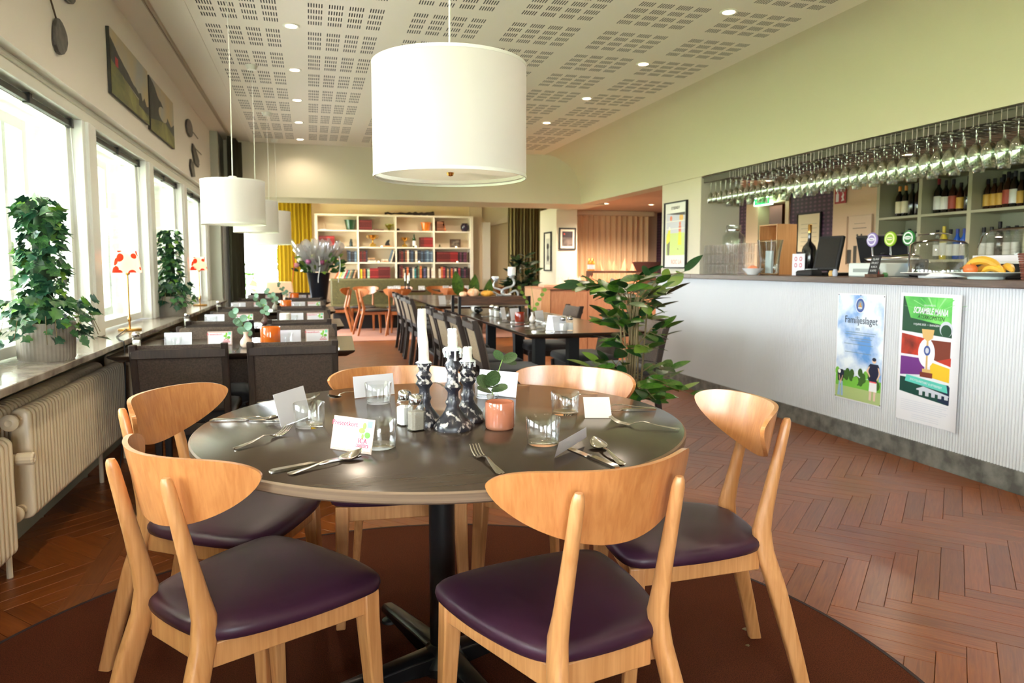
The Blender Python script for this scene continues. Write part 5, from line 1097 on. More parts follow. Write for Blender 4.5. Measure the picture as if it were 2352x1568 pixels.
for k, (x, y) in enumerate(((1.3, 12.85), (1.45, 13.2), (1.85, 12.9), (2.3, 12.95), (2.5, 13.2), (2.7, 12.95))):
    card((x, y, zf + .001), (1, .1), .12, .07, .2, 'white card on the far tables, %s from the left' % W4[k], WHITE, 'cards on the far tables')
    dup(gm, (x + .05, y - .1, zf), 0, 'glass tumbler on the far tables, %s from the left' % W4[k], 'tumblers on the far tables')
# curtains
def curtain(name, pts, z0, z1, amp, n, m, label, rings=10):
    (x0, y0), (x1, y1) = pts; L = sqrt((x1 - x0) ** 2 + (y1 - y0) ** 2); dx, dy = (x1 - x0) / L, (y1 - y0) / L; q = random.Random(n)
    ph = [q.uniform(-.5, .5) for _ in range(n + 1)]
    def f(u, v):
        s = u * L; i = u * n; a = amp * sin(2 * pi * i + ph[int(min(i, n))] * .8) * (.75 + .25 * v) + amp * .3 * sin(2 * pi * i * .37 + 2 * v)
        return (x0 + dx * s - dy * a, y0 + dy * s + dx * a, z1 + (z0 - z1) * v)
    return tag(MB().sheet(f, n * 10, 8).build(name, m, smooth=80, recalc=False), label, 'curtain')
curtain('velvet_curtain', ((-.60, 14.45), (.045, 14.45)), .02, 2.62, .035, 9, OLIVE, 'olive yellow velvet curtain left of the bookcase')
curtain('velvet_curtain', ((3.76, 13.8), (4.55, 13.8)), .02, 2.6, .06, 12, cloth('grey_olive_velvet', (140, 124, 84), .1), 'olive curtain hanging right of the far opening')  # greyer olive than the curtain left of the bookcase
curtain('dark_curtain', ((-.84, 8.80), (-.79, 9.26)), .02, 2.63, .04, 5, DKOLIVE, 'dark grey green curtain drawn to the far end of the window row')
curtain('sheer_curtain', ((-.93, 8.78), (-.90, 9.28)), .02, 2.0, .02, 5, SHEER, 'white sheer curtain beside the dark curtain')
curtain('sheer_curtain', ((-.98, 14.5), (-.62, 14.5)), .02, 2.3, .025, 5, SHEER, 'white sheer curtain at the far bright window')
curtain('beige_curtain', ((4.10, 10.9), (5.35, 10.9)), .02, 2.0, .035, 13, BEIGEC, 'long beige curtain in the side room')
tag(MB().box(4.08, 5.40, 10.80, 11.0, 1.985, 2.055).build('curtain_pelmet', WALLP, smooth=0), 'beige pelmet above the beige curtain', 'pelmet')
ac = thing('armchair', 'pale peach upholstered armchair by the far window', 'armchair', (-.47, 11.9, .0095))
PEA = mat('peach_fabric', (216, 180, 150), .8)
MB().loft([[(x * k, -.25 + .03 * sin(k), z) for x, z in ((-.27, .3), (.27, .3), (.19, .93), (-.19, .93))] for k in (1,)] + [[(x * .97, -.15, z) for x, z in ((-.27, .3), (.27, .3), (.19, .93), (-.19, .93))]]).build('backrest', PEA, ac, bevel=.02)
MB().box(-.27, .27, -.2, .3, .3, .45).build('seat', PEA, ac, bevel=.03)
for sx in (-1, 1):
    MB().box(sx * .28 - .03, sx * .28 + .03, -.2, .28, .3, .62).build('armrest', PEA, ac, bevel=.02)
    for sy in (-1, 1): MB().tube([(sx * .24, sy * .2, .31), (sx * .26, sy * .22, 0)], [.018, .012], 8).build('leg', BEECH, ac)
# doorway at the far right
struct(MB().box(3.44, 3.60, 14.62, 14.8, 0, 2.08).build('trim_30', CREAMW, bevel=.004), 'cream door jamb at the far right wall')
struct(MB().box(3.18, 3.44, 14.70, 14.8, 0, 2.6).add([(3.60, 14.79, 2.0), (4.6, 14.5, 2.25), (4.6, 14.5, 2.6), (3.2, 14.79, 2.6)], [(0, 1, 2, 3)]).build('wall_far_niche', mat('soft_beige', (220, 200, 168), .7), smooth=0), 'beige niche beside the bookcase')
# side room: cabinet, shelf, napkins
cb = thing('sideboard', 'reddish wooden sideboard carrying folded napkins in the side room opening', 'sideboard', (2.88, 8.98, 0))
MB().box(0, .13, -.02, .72, 0, .872).build('end_panel', wood('end_oak', (206, 150, 104), (222, 170, 124), .4), cb, bevel=.004)
MB().box(.13, 1.70, 0, .70, .03, .86).build('carcass', CABW, cb)
for k in range(3): MB().box(.14 + .52 * k, .65 + .52 * k, -.014, 0, .05, .84).build('door', CABW, cb, bevel=.003)
MB().box(0, .66, -.03, .73, .872, .895).box(.66, 1.72, -.03, .73, .872, .895).build('worktop', CABW, cb, bevel=.003)
tag(MB().box(2.95, 3.18, 9.05, 9.3, .8955, .935).build('folded_cloth', mat('folded_peach', (222, 176, 146), .8), bevel=.01), 'folded peach cloth on the sideboard end', 'cloth')
ns = thing('napkin_shelf', 'dark wooden shelf tier holding peach napkin pyramids', 'shelf', (3.77, 9.42, .8955))
MB().box(0, .86, 0, .22, .185, .215).build('shelf_board', OLDW, ns, bevel=.002)
for x in (0, .84): MB().box(x, x + .02, 0, .22, 0, .185).build('side', OLDW, ns)
def napkin(x, y, z, s, a, m, label, grp):
    r = [(s * .62 * cos(a + 2 * pi * k / 8) * (1 if k % 2 else .45), s * .62 * sin(a + 2 * pi * k / 8) * (1 if k % 2 else .45), 0) for k in range(8)]
    me = MB().add(r + [(.0, 0, s * 1.75)], [(k, (k + 1) % 8, 8) for k in range(8)])
    o = me.build('napkin', m, smooth=0, loc=(x, y, z), recalc=False); return tag(o, label, 'napkin', grp)
q = random.Random(1)
for k, x in enumerate((3.80, 3.90, 4.02, 4.12, 4.26, 4.42)): napkin(x + .05, 9.52 + .05 * (k % 2), 1.112, .10 if k % 2 == 0 else .085, q.random(), PINK, 'peach napkin pyramid on the upper tier, %s from the left' % W4[k], 'upper napkins')
for k in range(16): napkin(3.60 + .058 * k, 9.26 - .07 * (k % 2), .896, .088, q.random(), PINK, 'peach napkin pyramid on the lower tier between its neighbours', 'lower napkins')
for k in range(6): napkin(3.20 + .065 * k, 9.15 + .1 * (k % 2), .896, .085, q.random(), NAPW, 'white napkin cone on the sideboard left of the peach ones', 'white napkins')
for k in range(2): o = make_bottle('amberb', mat('amber_bottle', (226, 150, 60), .1, coat=.5), WHITE, GOLD, .17, .03, 'small amber bottle at the left of the upper napkin tier, %s' % ('front', 'back')[k], group='amber bottles'); o.location = (3.80 - .02 * k, 9.47 + .07 * k, 1.112)
t = thing('wicker_basket', 'dark wicker basket on the napkin shelf', 'basket', (4.52, 9.25, .8955)); MB().box(-.12, .12, -.1, .1, 0, .2).build('stand', OLDW, t)
MB().lathe([(0, .2), (.13, .2), (.2, .34), (.19, .34), (.12, .22), (0, .22)], 40, wob=lambda a, z: .006 * sin(20 * a + z * 200)).build('weave', mat('dark_wicker', (66, 34, 26), .7, bump=(60, .6)), t)
# framed pictures
def picture(name, M, w, h, t_, label, fr, matc, art):
    o = thing(name, label, 'picture'); o.matrix_world = M
    for a in ((-w / 2, -w / 2 + t_, -h / 2, h / 2), (w / 2 - t_, w / 2, -h / 2, h / 2), (-w / 2 + t_, w / 2 - t_, -h / 2, -h / 2 + t_), (-w / 2 + t_, w / 2 - t_, h / 2 - t_, h / 2)): MB().box(a[0], a[1], a[2], a[3], 0, .022).build('frame_side', fr, o)
    MB().box(-w / 2 + t_, w / 2 - t_, -h / 2 + t_, h / 2 - t_, 0, .008).build('mount', matc, o, smooth=0)
    flat('print', Matrix.Translation((0, 0, .0085)), art[0], art[1], o); return o
XM = lambda y, z, x=3.548: frame((x, y, z), (0, -1, 0), (0, 0, 1))
picture('framed_print', XM(10.67, 1.40), .34, .60, .022, 'narrow black framed print on the wall stub', BLACKM, plain(228, 224, 206), ([(rect(-.09, -.2, .09, .2), 0, 1), (disc(0, .08, .05), 1, 2), (disc(.01, -.1, .045), 1, 2), (rect(-.02, -.15, .02, .1), 1, 2)], [plain(190, 190, 176), plain(30, 30, 30)]))
picture('framed_photo', frame((3.722, 10.298, 1.585), (1, 0, 0), (0, 0, 1)), .265, .325, .02, 'black framed dark photo in the side room', BLACKM, plain(236, 226, 204), ([(rect(-.085, -.11, .085, .11), 0, 1), (rect(-.085, .02, .085, .11), 1, 2), (disc(-.05, .07, .012, 8), 2, 3)], [mat('grey_photo', (96, 84, 78), .4, noise=(9, .3)), plain(48, 34, 40), plain(210, 60, 40)]))
pw, phh = .46, .665
P_ = [plain(238, 236, 226), plain(206, 206, 214), plain(204, 220, 132), plain(232, 226, 60), plain(226, 130, 96), plain(232, 184, 92), plain(120, 116, 84), plain(70, 66, 62)]
art = [(rect(-.19, -.2, .19, .22), 1, 1), (rect(-.19, -.2, .19, .02), 2, 2), ([(-.19, -.06), (-.15, .05), (-.1, .06), (-.11, -.06), (-.17, -.09)], 3, 3), ([(-.17, -.09), (-.11, -.06), (-.12, -.2), (-.16, -.2)], 6, 3), ([(.06, -.1), (.07, .03), (.12, .03), (.13, -.1)], 3, 3), (rect(.07, .03, .12, .09), 4, 3), (disc(.095, .11, .02), 4, 3), (disc(.12, .17, .04), 5, 3), (disc(-.09, .17, .025), 4, 3), (rect(-.19, .135, .19, .143), 0, 3), (rect(-.19, .06, .19, .067), 0, 4), (disc(-.12, .07, .018), 0, 4), ([(-.19, .22), (.19, .22), (.19, .19), (-.05, .205)], 7, 3), (disc(.06, -.14, .006), 7, 3)]
pp = picture('framed_poster', XM(6.61, 1.485), pw, phh, .012, 'tall framed golf poster on the pillar left of the bar', BLACKM, plain(236, 234, 224), (art, P_))
text('EYSENDY', .042, Matrix.Translation((0, .27, .010)), plain(60, 56, 50), pp); text('ROC LA', .06, Matrix.Translation((.03, -.27, .010)), plain(226, 170, 150), pp, bold=.001)
# ================================================================ BAR
bar = thing('bar_counter', 'long white ribbed bar counter with a dark wooden top', 'bar counter', (0, 0, 0))
m = MB(); y = .4; pts = []
while y < 6.93: pts += [(3.504, y), (3.496, y + .0035), (3.494, y + .007), (3.496, y + .0105), (3.504, y + .014), (3.504, y + .0175)]; y += .0185
m.loft([[(a, b_, z) for a, b_ in pts] for z in (.12, 1.058)], cap=False, close=False)
tag(m.build('ribbed_front', RIB, bar, smooth=60, recalc=False), None, kind='stuff')
MB().box(3.506, 3.549, .4, 6.935, .0, 1.058).build('body', RIB, bar, smooth=0)
MB().box(3.549, 4.12, .4, 6.149, .0, 1.058).build('inner_body', mat('bar_inside', (70, 66, 62), .6), bar, smooth=0)
for k in range(5): MB().box(3.484, 3.506, .4 + 1.307 * k, .4 + 1.307 * (k + 1) - .002, .0, .12).build('kick_board', KICK, bar, bevel=.001)
MB().box(3.46, 4.15, .4, 6.148, 1.058, 1.10).box(3.46, 3.549, 6.148, 6.95, 1.058, 1.10).build('counter_top', BARW, bar, bevel=.004)
BZ = 1.1005
# posters
def poster(y0, y1, z0, z1, label, w0=None, curl=0):
    w, h = y1 - y0, z1 - z0; M = frame((3.4895, y1, z0), (0, -1, 0), (0, 0, 1)); o = thing('poster', label, 'poster'); o.matrix_world = M
    def f(u, v): return (u * w, v * h, curl * max(0, u - .8) ** 2 * 12 + .0005)
    MB().sheet(f, 20, 2).build('sheet', WHITE, o, recalc=False); return o, w, h
p1, w, h = poster(3.757, 4.186, .272, .99, 'blue golf poster reading Familjeslaget on the bar front', curl=0)
SKYP = mat('poster_sky', (96, 150, 214), .5, noise=(4.2, 0), c2=(232, 242, 250), contrast=(.38, .56), detail=5)
cl = [plain(120, 190, 70), plain(60, 100, 40), plain(28, 34, 60), plain(230, 190, 160), plain(150, 180, 210), plain(226, 200, 180), plain(60, 84, 150), plain(240, 240, 240), plain(196, 140, 60), plain(176, 196, 130), plain(236, 90, 100), plain(120, 140, 160)]
q = random.Random(6)
pol = [(rect(.008, .008, w - .008, h - .008), 12, 1), (rect(.008, .008, w - .008, .10), 9, 2), (rect(.008, .09, w - .008, .16), 0, 2)]
for k in range(26): cx = q.uniform(.02, w - .03); pol.append((disc(cx, q.uniform(.13, .2), .022, 9, .03), q.choice((0, 1, 1)), 3))
pol += [([(.03, .02), (.045, .13), (.055, .13), (.056, .02)], 4, 4), ([(.065, .02), (.062, .13), (.078, .13), (.085, .02)], 4, 4), ([(.035, .12), (.025, .18), (.035, .2), (.08, .2), (.09, .18), (.078, .12)], 2, 5), (disc(.045, .185, .014), 7, 6), ([(.04, .16), (.058, .10), (.062, .10), (.08, .16), (.075, .16), (.06, .12), (.045, .16)], 3, 6)]
gx = w - .075
pol += [([(gx - .032, .03), (gx - .03, .15), (gx - .006, .15), (gx - .012, .03)], 5, 4), ([(gx + .006, .03), (gx + .004, .15), (gx + .03, .15), (gx + .024, .03)], 5, 4), ([(gx - .034, .09), (gx - .03, .16), (gx + .032, .16), (gx + .034, .09)], 7, 5), ([(gx - .034, .15), (gx - .045, .25), (gx - .03, .27), (gx + .04, .27), (gx + .05, .25), (gx + .032, .15)], 2, 6), (disc(gx + .004, .292, .018), 3, 6), (disc(gx + .004, .30, .018, 12, .012), 2, 7), (rect(gx - .03, .148, gx + .03, .156), 10, 7),
        ([(gx + .045, .25), (gx + .062, .21), (gx + .034, .165), (gx + .03, .172), (gx + .05, .21), (gx + .036, .25)], 3, 7), ([(gx - .04, .25), (gx - .06, .22), (gx - .03, .18), (gx - .026, .19), (gx - .045, .22), (gx - .03, .25)], 3, 7)]
ex, ey = .215, h - .075
pol += [(disc(ex, ey, .042, 28, .05), 7, 3), (disc(ex, ey, .038, 28, .046), 6, 4), (disc(ex, ey, .024, 20, .03), 11, 5), (rect(ex - .014, ey - .012, ex + .014, ey + .0), 8, 6), (rect(ex - .006, ey, ex + .006, ey + .016), 8, 6), (rect(ex - .018, ey - .02, ex + .018, ey - .014), 7, 6)]
for k, (a, b_, z) in enumerate(((.09, .36, .46), (.08, .35, .445), (.12, .33, .42), (.14, .31, .405), (.08, .34, .38), (.09, .33, .325))): pol.append((rect(a, z, b_, z + .004), 11, 3))
flat('artwork', Matrix.Translation((0, 0, .0006)), pol, cl + [SKYP], p1, .0004)
text('Familjeslaget', .068, Matrix.Translation((.225, h - .175, .0035)), plain(40, 56, 84), p1, sx=.86); text('2025', .022, Matrix.Translation((.2, h - .235, .0035)), plain(110, 140, 170), p1)
for k, (a, s) in enumerate((('Anmälan sker i klubbhuset', .46), ('eller på hemsidan', .415), ('Välkomna hela familjen', .384))): pass
for (a, b_) in ((.01, .01), (w - .01, .01), (.01, h - .01), (w - .01, h - .01), (w * .5, h - .008)): MB().lathe([(0, .003), (.003, .002), (.004, 0)], 8, c=(a, b_, .0012)).build('pin', BLACKM, p1)
p2, w, h = poster(3.178, 3.635, .235, 1.012, 'white and green golf event poster on the bar front', curl=.05)
c2_ = [plain(90, 200, 80), plain(28, 74, 48), plain(190, 52, 30), plain(110, 46, 130), plain(232, 190, 40), plain(92, 200, 184), plain(18, 70, 60), plain(24, 40, 70), plain(214, 176, 110), plain(240, 240, 246), plain(60, 84, 150), plain(120, 50, 30), plain(200, 204, 216), plain(150, 220, 140), mat('poster_green', (40, 150, 60), .5, noise=(5, 0), c2=(130, 224, 110), contrast=(.3, .7)), mat('poster_red', (60, 24, 20), .5, noise=(8, 0), c2=(210, 60, 30), contrast=(.3, .6))]
T_ = h - .02; W0, W1 = .02, w - .035
pol = [([(W0, T_ - .20), (W1, T_ - .215), (W1, T_), (W0, T_)], 14, 1), ([(W0, T_ - .20), (.12, T_ - .215), (.07, T_ - .1), (.03, T_), (W0, T_)], 1, 2), ([(W0, T_ - .21), (W1, T_ - .23), (W1, T_ - .17), (.25, T_ - .15), (W0, T_ - .12)], 1, 2)]
for k in range(11): a = -1.2 + .24 * k; pol.append(([(.26, T_ - .09), (.26 + .25 * sin(a), T_ - .09 + .25 * abs(cos(a)) * .36), (.26 + .25 * sin(a + .06), T_ - .09 + .25 * abs(cos(a)) * .36)], 0 if k % 2 else 13, 3))
pol += [([(W0, T_ - .35), (.2, T_ - .35), (.2, T_ - .245), (W0, T_ - .225)], 15, 1), ([(.24, T_ - .36), (W1, T_ - .40), (W1, T_ - .25), (.24, T_ - .25)], 11, 1), ([(.28, T_ - .37), (W1, T_ - .40), (W1, T_ - .33)], 2, 2), ([(W0, T_ - .48), (.2, T_ - .46), (.2, T_ - .365), (W0, T_ - .365)], 3, 1), ([(.24, T_ - .47), (W1, T_ - .49), (W1, T_ - .41), (.24, T_ - .38)], 4, 1),
        ([(W0, T_ - .58), (W1, T_ - .62), (W1, T_ - .50), (W0, T_ - .49)], 6, 1), ([(.3, T_ - .60), (W1, T_ - .62), (W1, T_ - .52), (.36, T_ - .5)], 7, 2), ([(.07, T_ - .475), (.36, T_ - .50), (.37, T_ - .545), (.06, T_ - .515)], 5, 3), (disc(.21, T_ - .33, .06, 20, .085), 9, 2),
        ([(.17, T_ - .19), (.26, T_ - .19), (.25, T_ - .24), (.22, T_ - .26), (.21, T_ - .26), (.18, T_ - .24)], 8, 3), (rect(.208, T_ - .29, .222, T_ - .26), 8, 3), (disc(.215, T_ - .315, .024, 20, .03), 10, 4), (disc(.215, T_ - .315, .013, 14, .017), 12, 5), (rect(.208, T_ - .43, .222, T_ - .345), 8, 3), (rect(.185, T_ - .445, .245, T_ - .425), 8, 4), (rect(.17, T_ - .475, .26, T_ - .445), 11, 4),
        (disc(.34, T_ - .18, .045, 18), 12, 3), (disc(.34, T_ - .19, .036, 18), 1, 4)]
for k in range(5): pol.append((rect(.17 + .045 * k, T_ - .585, .195 + .045 * k, T_ - .55 - .004 * k), 12, 3))
pol.append(([(.15, T_ - .55), (.2, T_ - .53), (.38, T_ - .56), (.38, T_ - .567), (.15, T_ - .557)], 12, 4))
for k in range(6): pol.append((rect(.04 + .01 * (k % 2), .105 - .0 + .0, .05, .106), 9, 1)); pol.append((rect(.035, .125 - .012 * k + .0, w - .06 - .03 * (k % 3), .1275 - .012 * k), 12, 1))
for k in range(3): pol.append((rect(.12, .045 - .012 * k, w - .14, .0475 - .012 * k), 12, 1))
flat('artwork', Matrix.Translation((0, 0, .0006)), pol, c2_, p2, .0004)
text('SCRAMBLE MANIA', .052, Matrix.Translation((.225, T_ - .085, .003)) @ Matrix.Rotation(-.03, 4, 'Z'), WHITE, p2, sx=.58, shear=.3, bold=.0012); text('ÅTERKOMSTEN', .034, Matrix.Translation((.23, T_ - .122, .003)) @ Matrix.Rotation(-.04, 4, 'Z'), BLACKM, p2, sx=.8, shear=.3)
text('LILLA HÄSTÖ', .014, Matrix.Translation((.22, T_ - .05, .003)), WHITE, p2); text('14 JUNI 2025  •  RANGEN', .017, Matrix.Translation((.2, T_ - .165, .003)), WHITE, p2); text('SHOTGUNSTART & EFTERFEST', .018, Matrix.Translation((.215, T_ - .51, .003)) @ Matrix.Rotation(-.1, 4, 'Z'), WHITE, p2, sx=.95)
# ---- on the counter
t = thing('glass_jar', 'large clear glass jar behind the stacked tumblers at the bar', 'jar', (3.83, 6.02, BZ))
MB().lathe([(0, 0), (.098, 0), (.105, .01), (.105, .33), (.10, .36), (.058, .385), (.058, .41), (.066, .415), (.066, .455), (.058, .455), (.054, .40), (.097, .35), (.1, .02), (0, .012)], 40).build('body', GREENG, t, smooth=60)
MB().lathe([(.063, .40), (.068, .405), (.068, .412), (.063, .412), (.063, .40)], 32).build('clamp_ring', CHROME, t); MB().tube([(-.067, 0, .45), (-.082, 0, .44), (-.082, 0, .39)], .003, 6).build('clamp', CHROME, t)
bt2 = None; q = random.Random(3)
for i in range(10):
    for j in range(2):
        for k in range(3 if (i % 3 or j) else 3):
            lb = 'stacked bar tumbler at the left end of the bar'
            if bt2 is None: bt2 = tag(MB().lathe([(0, .002), (.027, 0), (.029, .004), (.035, .088), (.0335, .089), (.0325, .088), (.0265, .012), (0, .01)], 24).build('bar_tumbler', glass('bar_glass', (255, 255, 255), gain=1.6, rough=.08), smooth=60), lb, 'glass', 'stacked tumblers at the bar'); o = bt2
            else: o = bt2.copy(); COL.objects.link(o)
            o.location = (3.60 + .076 * j, 5.44 + .073 * i, BZ + .0905 * k)
            if k == 0: o['label'] = 'bar tumbler in the bottom layer of the stacks at the bar'
            elif k == 1: o['label'] = 'bar tumbler in the middle layer of the stacks at the bar'
            else: o['label'] = 'bar tumbler in the top layer of the stacks at the bar'
t = thing('glass_vase', 'flared clear vase holding papers, beside the stacked tumblers', 'vase', (3.70, 5.27, BZ))
MB().lathe([(0, .004), (.07, 0), (.078, .01), (.082, .15), (.105, .29), (.102, .29), (.078, .15), (.072, .015), (0, .012)], 36).build('body', glass('vase_glass', gain=3), t, smooth=60)
tag(MB().box(3.68, 3.70, 5.22, 5.30, BZ + .015, BZ + .20).build('paper_slip', WHITE, smooth=0), 'white paper slips standing in the flared vase', 'paper')
t = thing('small_bowl', 'white bowl in front of the flared glass vase', 'bowl', (3.56, 5.30, BZ)); MB().lathe([(0, 0), (.04, 0), (.045, .008), (.085, .05), (.088, .055), (.084, .055), (.04, .015), (0, .012)], 36).build('body', WHITECER, t, smooth=60)
tag(MB().lathe([(0, .0), (.03, .005), (.045, .03), (.03, .052), (0, .06)], 14, wob=lambda a, z: .006 * sin(4 * a)).build('peach_cloth', mat('peach_wrap', (240, 150, 110), .6), loc=(3.56, 5.30, BZ + .02)), 'peach wrapped sweet in the white bowl', 'sweet')
t = thing('wooden_box_shelf', 'small light wooden box shelf standing behind the glass vase', 'shelf', (4.02, 5.62, BZ))
for a in ((-.01, .0, -.13, .13, 0, .42), ): pass
for nm_, a in (('side', (-.1, .1, -.13, -.12, 0, .44)), ('side', (-.1, .1, .12, .13, 0, .44)), ('board', (-.1, .1, -.12, .12, .43, .44)), ('board', (-.1, .1, -.12, .12, .29, .298)), ('board', (-.1, .1, -.12, .12, 0, .01)), ('back', (.09, .1, -.12, .12, .01, .43))): MB().box(*a).build(nm_, wood('pale_ply' + nm_, (196, 140, 84), (214, 160, 104), .5), t)
o = make_bottle('champ', mat('black_glass', (14, 14, 16), .12, coat=.5), None, BRASS, .40, .055, 'big black champagne bottle with copper neck foil on the bar', sh=.5); o.location = (3.82, 4.93, BZ)
t = thing('sign_card', 'white card sign with red print leaning on the champagne bottle', 'sign', (3.725, 4.93, BZ)); MB().box(-.002, .002, -.075, .075, 0, .17).build('card', WHITE, t); flat('print', frame((-.0025, .075, 0), (0, -1, 0), (0, 0, 1)), [(disc(.045 + .06 * (k % 2), .13 - .05 * (k // 2), .018, 14), 0, 1) for k in range(4)] + [(disc(.045 + .06 * (k % 2), .13 - .05 * (k // 2), .010, 12), 1, 2) for k in range(4)], [plain(206, 110, 130), WHITE], t)
t = thing('card_terminal', 'black card terminal on the bar left of the touch screen', 'card terminal', (3.66, 4.72, BZ)); MB().loft([[(x, y, z) for x, y in ((-.05, -.09), (.05, -.09), (.05, .09), (-.05, .09))] for z in (0, .03)] + [[(-.04, -.08, .05), (.04, -.08, .05), (.04, .08, .04), (-.04, .08, .04)]]).build('body', BLACKM, t, bevel=.006)
MB().box(-.03, .03, -.06, .0, .046, .052).build('screen', plain(220, 224, 226), t)
def screen(x, y, w, h, rz, tilt, label):
    t = thing('touch_screen', label, 'screen', (x, y, BZ), rz, 'black touch screens on the bar')
    MB().box(-.10, .10, -.12, .12, 0, .025).build('foot', BLACKM, t, bevel=.006)
    MB().tube([(0, 0, .02), (.03, 0, .10), (.0, 0, .16)], [.03, .022, .022], 12).build('arm', BLACKM, t)
    M = Matrix.Translation((-.03, 0, .17)) @ Matrix.Rotation(tilt, 4, 'Y')
    MB().obox(M, .03, w, h).build('housing', BLACKM, t, bevel=.006); MB().obox(M @ Matrix.Translation((-.0165, 0, 0)), .002, w - .04, h - .04).build('display', mat('dark_display', (40, 38, 38), .12, coat=.4), t)
screen(3.98, 4.32, .38, .27, radians(205), .45, 'large black till screen seen from behind on the bar'); screen(3.86, 4.72, .22, .27, radians(12), .25, 'smaller black touch screen left of the large till screen')
t = thing('receipt_printer', 'white boxy printer on the bar left of the beer taps', 'printer', (3.82, 4.22, BZ)); MB().box(-.1, .1, -.20, .15, 0, .095).build('housing', mat('printer_grey', (214, 222, 214), .4), t, bevel=.008); MB().box(-.103, -.1, -.15, .1, .03, .055).build('slot', plain(150, 156, 150), t)
t = thing('chalk_sign', 'small black chalkboard on a brown wooden foot in front of the printer', 'sign', (3.60, 3.99, BZ)); MB().box(-.03, .03, -.06, .05, 0, .02).build('foot', OLDW, t, bevel=.002)
M = frame((-.01, .045, .02), (0, -1, 0), (.25, 0, 1)); MB().obox(M @ Matrix.Translation((.045, .06, 0)), .085, .125, .004).build('board', BLACKM, t)
for k, s_ in enumerate(('GLASS', 'FRUKT', 'KAKA', 'KAFFE')): text(s_, .02, M @ Matrix.Translation((.045, .1 - .026 * k, .0025)), plain(200, 200, 200), t)
tp = thing('beer_tap', 'chrome beer tap bar with three round badges', 'beer tap', (3.92, 4.16, BZ))
MB().tube([(0, .27, .12), (0, .22, .118), (0, .09, .122), (0, .0, .118), (0, -.14, .122), (0, -.21, .118), (0, -.23, .12)], [.016, .03, .036, .032, .036, .03, .02], 20).build('tap_bar', CHROME, tp, smooth=60)
MB().tube([(0, .19, .083), (0, -.2, .083)], .008, 8).build('light_strip', mat('blue_strip', (80, 150, 220), .3, emit=((90, 170, 255), 1.2)), tp)
MB().box(-.04, .04, -.26, -.17, 0, .12).build('tower', BLACKM, tp, bevel=.01); MB().box(-.03, .03, .1, .16, 0, .1).build('tower', BLACKM, tp, bevel=.01)
for k, (yy, c1, c2, s_) in enumerate(((.20, (150, 130, 190), (230, 226, 240), 'Pripps'), (.03, (150, 190, 40), (236, 240, 170), 'SOMERSBY'), (-.13, (40, 120, 50), (236, 242, 236), 'Carlsberg'))):
    MB().tube([(0, yy, .14), (-.01, yy, .21)], .008, 8).build('stem', CHROME, tp)
    b = MB().lathe([(0, -.008), (.05, -.008), (.053, 0), (.05, .006), (0, .006)], 32).tf(frame((-.012, yy, .262), (0, -1, 0), (0, 0, 1))).build('badge', plain(*c1), tp)
    flat('emblem', frame((-.0185, yy, .262), (0, -1, 0), (0, 0, 1)), [(disc(0, 0, .042, 24), 0, 0), (disc(0, 0, .032, 24), 1, 1), (disc(0, .002, .031, 20, .012), 2, 2)], [plain(*c2), plain(*c1), plain(*c2)], tp)
    text(s_, .013, frame((-.0205, yy, .264), (0, -1, 0), (0, 0, 1)), plain(60, 70, 60), tp)
def plate(x, y, r, label, m=WHITECER, h=.03):
    t = thing('plate', label, 'plate', (x, y, BZ)); MB().lathe([(0, .0), (r * .5, 0), (r * .52, .012), (r * .75, h * .6), (r, h), (r * .99, h + .004), (r * .7, h * .75), (r * .5, .018), (0, .018)], 48).build('dish', m, t, smooth=60); return t
plate(3.74, 3.62, .205, 'broad white cake stand plate under the glass dome')
dm = thing('glass_dome', 'clear straight sided glass dome over the cake plate', 'dome', (3.74, 3.62, BZ + .036))
MB().lathe([(.165, 0), (.158, .17), (.14, .185), (.05, .20), (0, .202)], 48).build('dome', glass('dome_glass', gain=3.2, rough=.02), dm, smooth=60)
MB().lathe([(0, .2), (.012, .2), (.02, .22), (0, .225)], 16).build('knob', GLASS, dm)
tag(MB().tube([(0, .11, 0), (-.01, -.07, .006), (-.012, -.13, -.004)], .004, 6).tube([(.02, .11, 0), (.012, -.07, .003), (.012, -.13, -.008)], .004, 6).box(-.004, .024, .10, .116, -.012, .01).build('tongs', CHROME, loc=(3.72, 3.66, BZ + .27)), 'steel tongs lying on the glass dome', 'tongs')
tag(MB().lathe([(0, 0), (.035, 0), (.038, .008), (.02, .014), (0, .014)], 14).build('cookie', mat('cookie', (120, 70, 44), .9), loc=(3.70, 3.58, BZ + .022)), 'brown cookie under the glass dome', 'cookie')
t = thing('cloth_napkin', 'crumpled white napkin on the bar between the two plates', 'napkin', (3.56, 3.36, BZ))
MB().sheet(lambda u, v: (.10 * (v - .5) + .01 * sin(9 * u), .26 * (.5 - u), .012 + .04 * sin(pi * u) ** .5 * (1 - u * .6) * (1 + .3 * sin(7 * v + 3 * u)) * sin(pi * v) ** .5), 20, 12).build('cloth', WHITECER, t, recalc=False)
fp = plate(3.60, 3.16, .175, 'patterned fruit plate on the bar', mat('celadon', (206, 220, 212), .25, coat=.3), .035)
BAN = mat('banana_skin', (226, 178, 56), .5, noise=(10, .12), c2=(206, 150, 50))
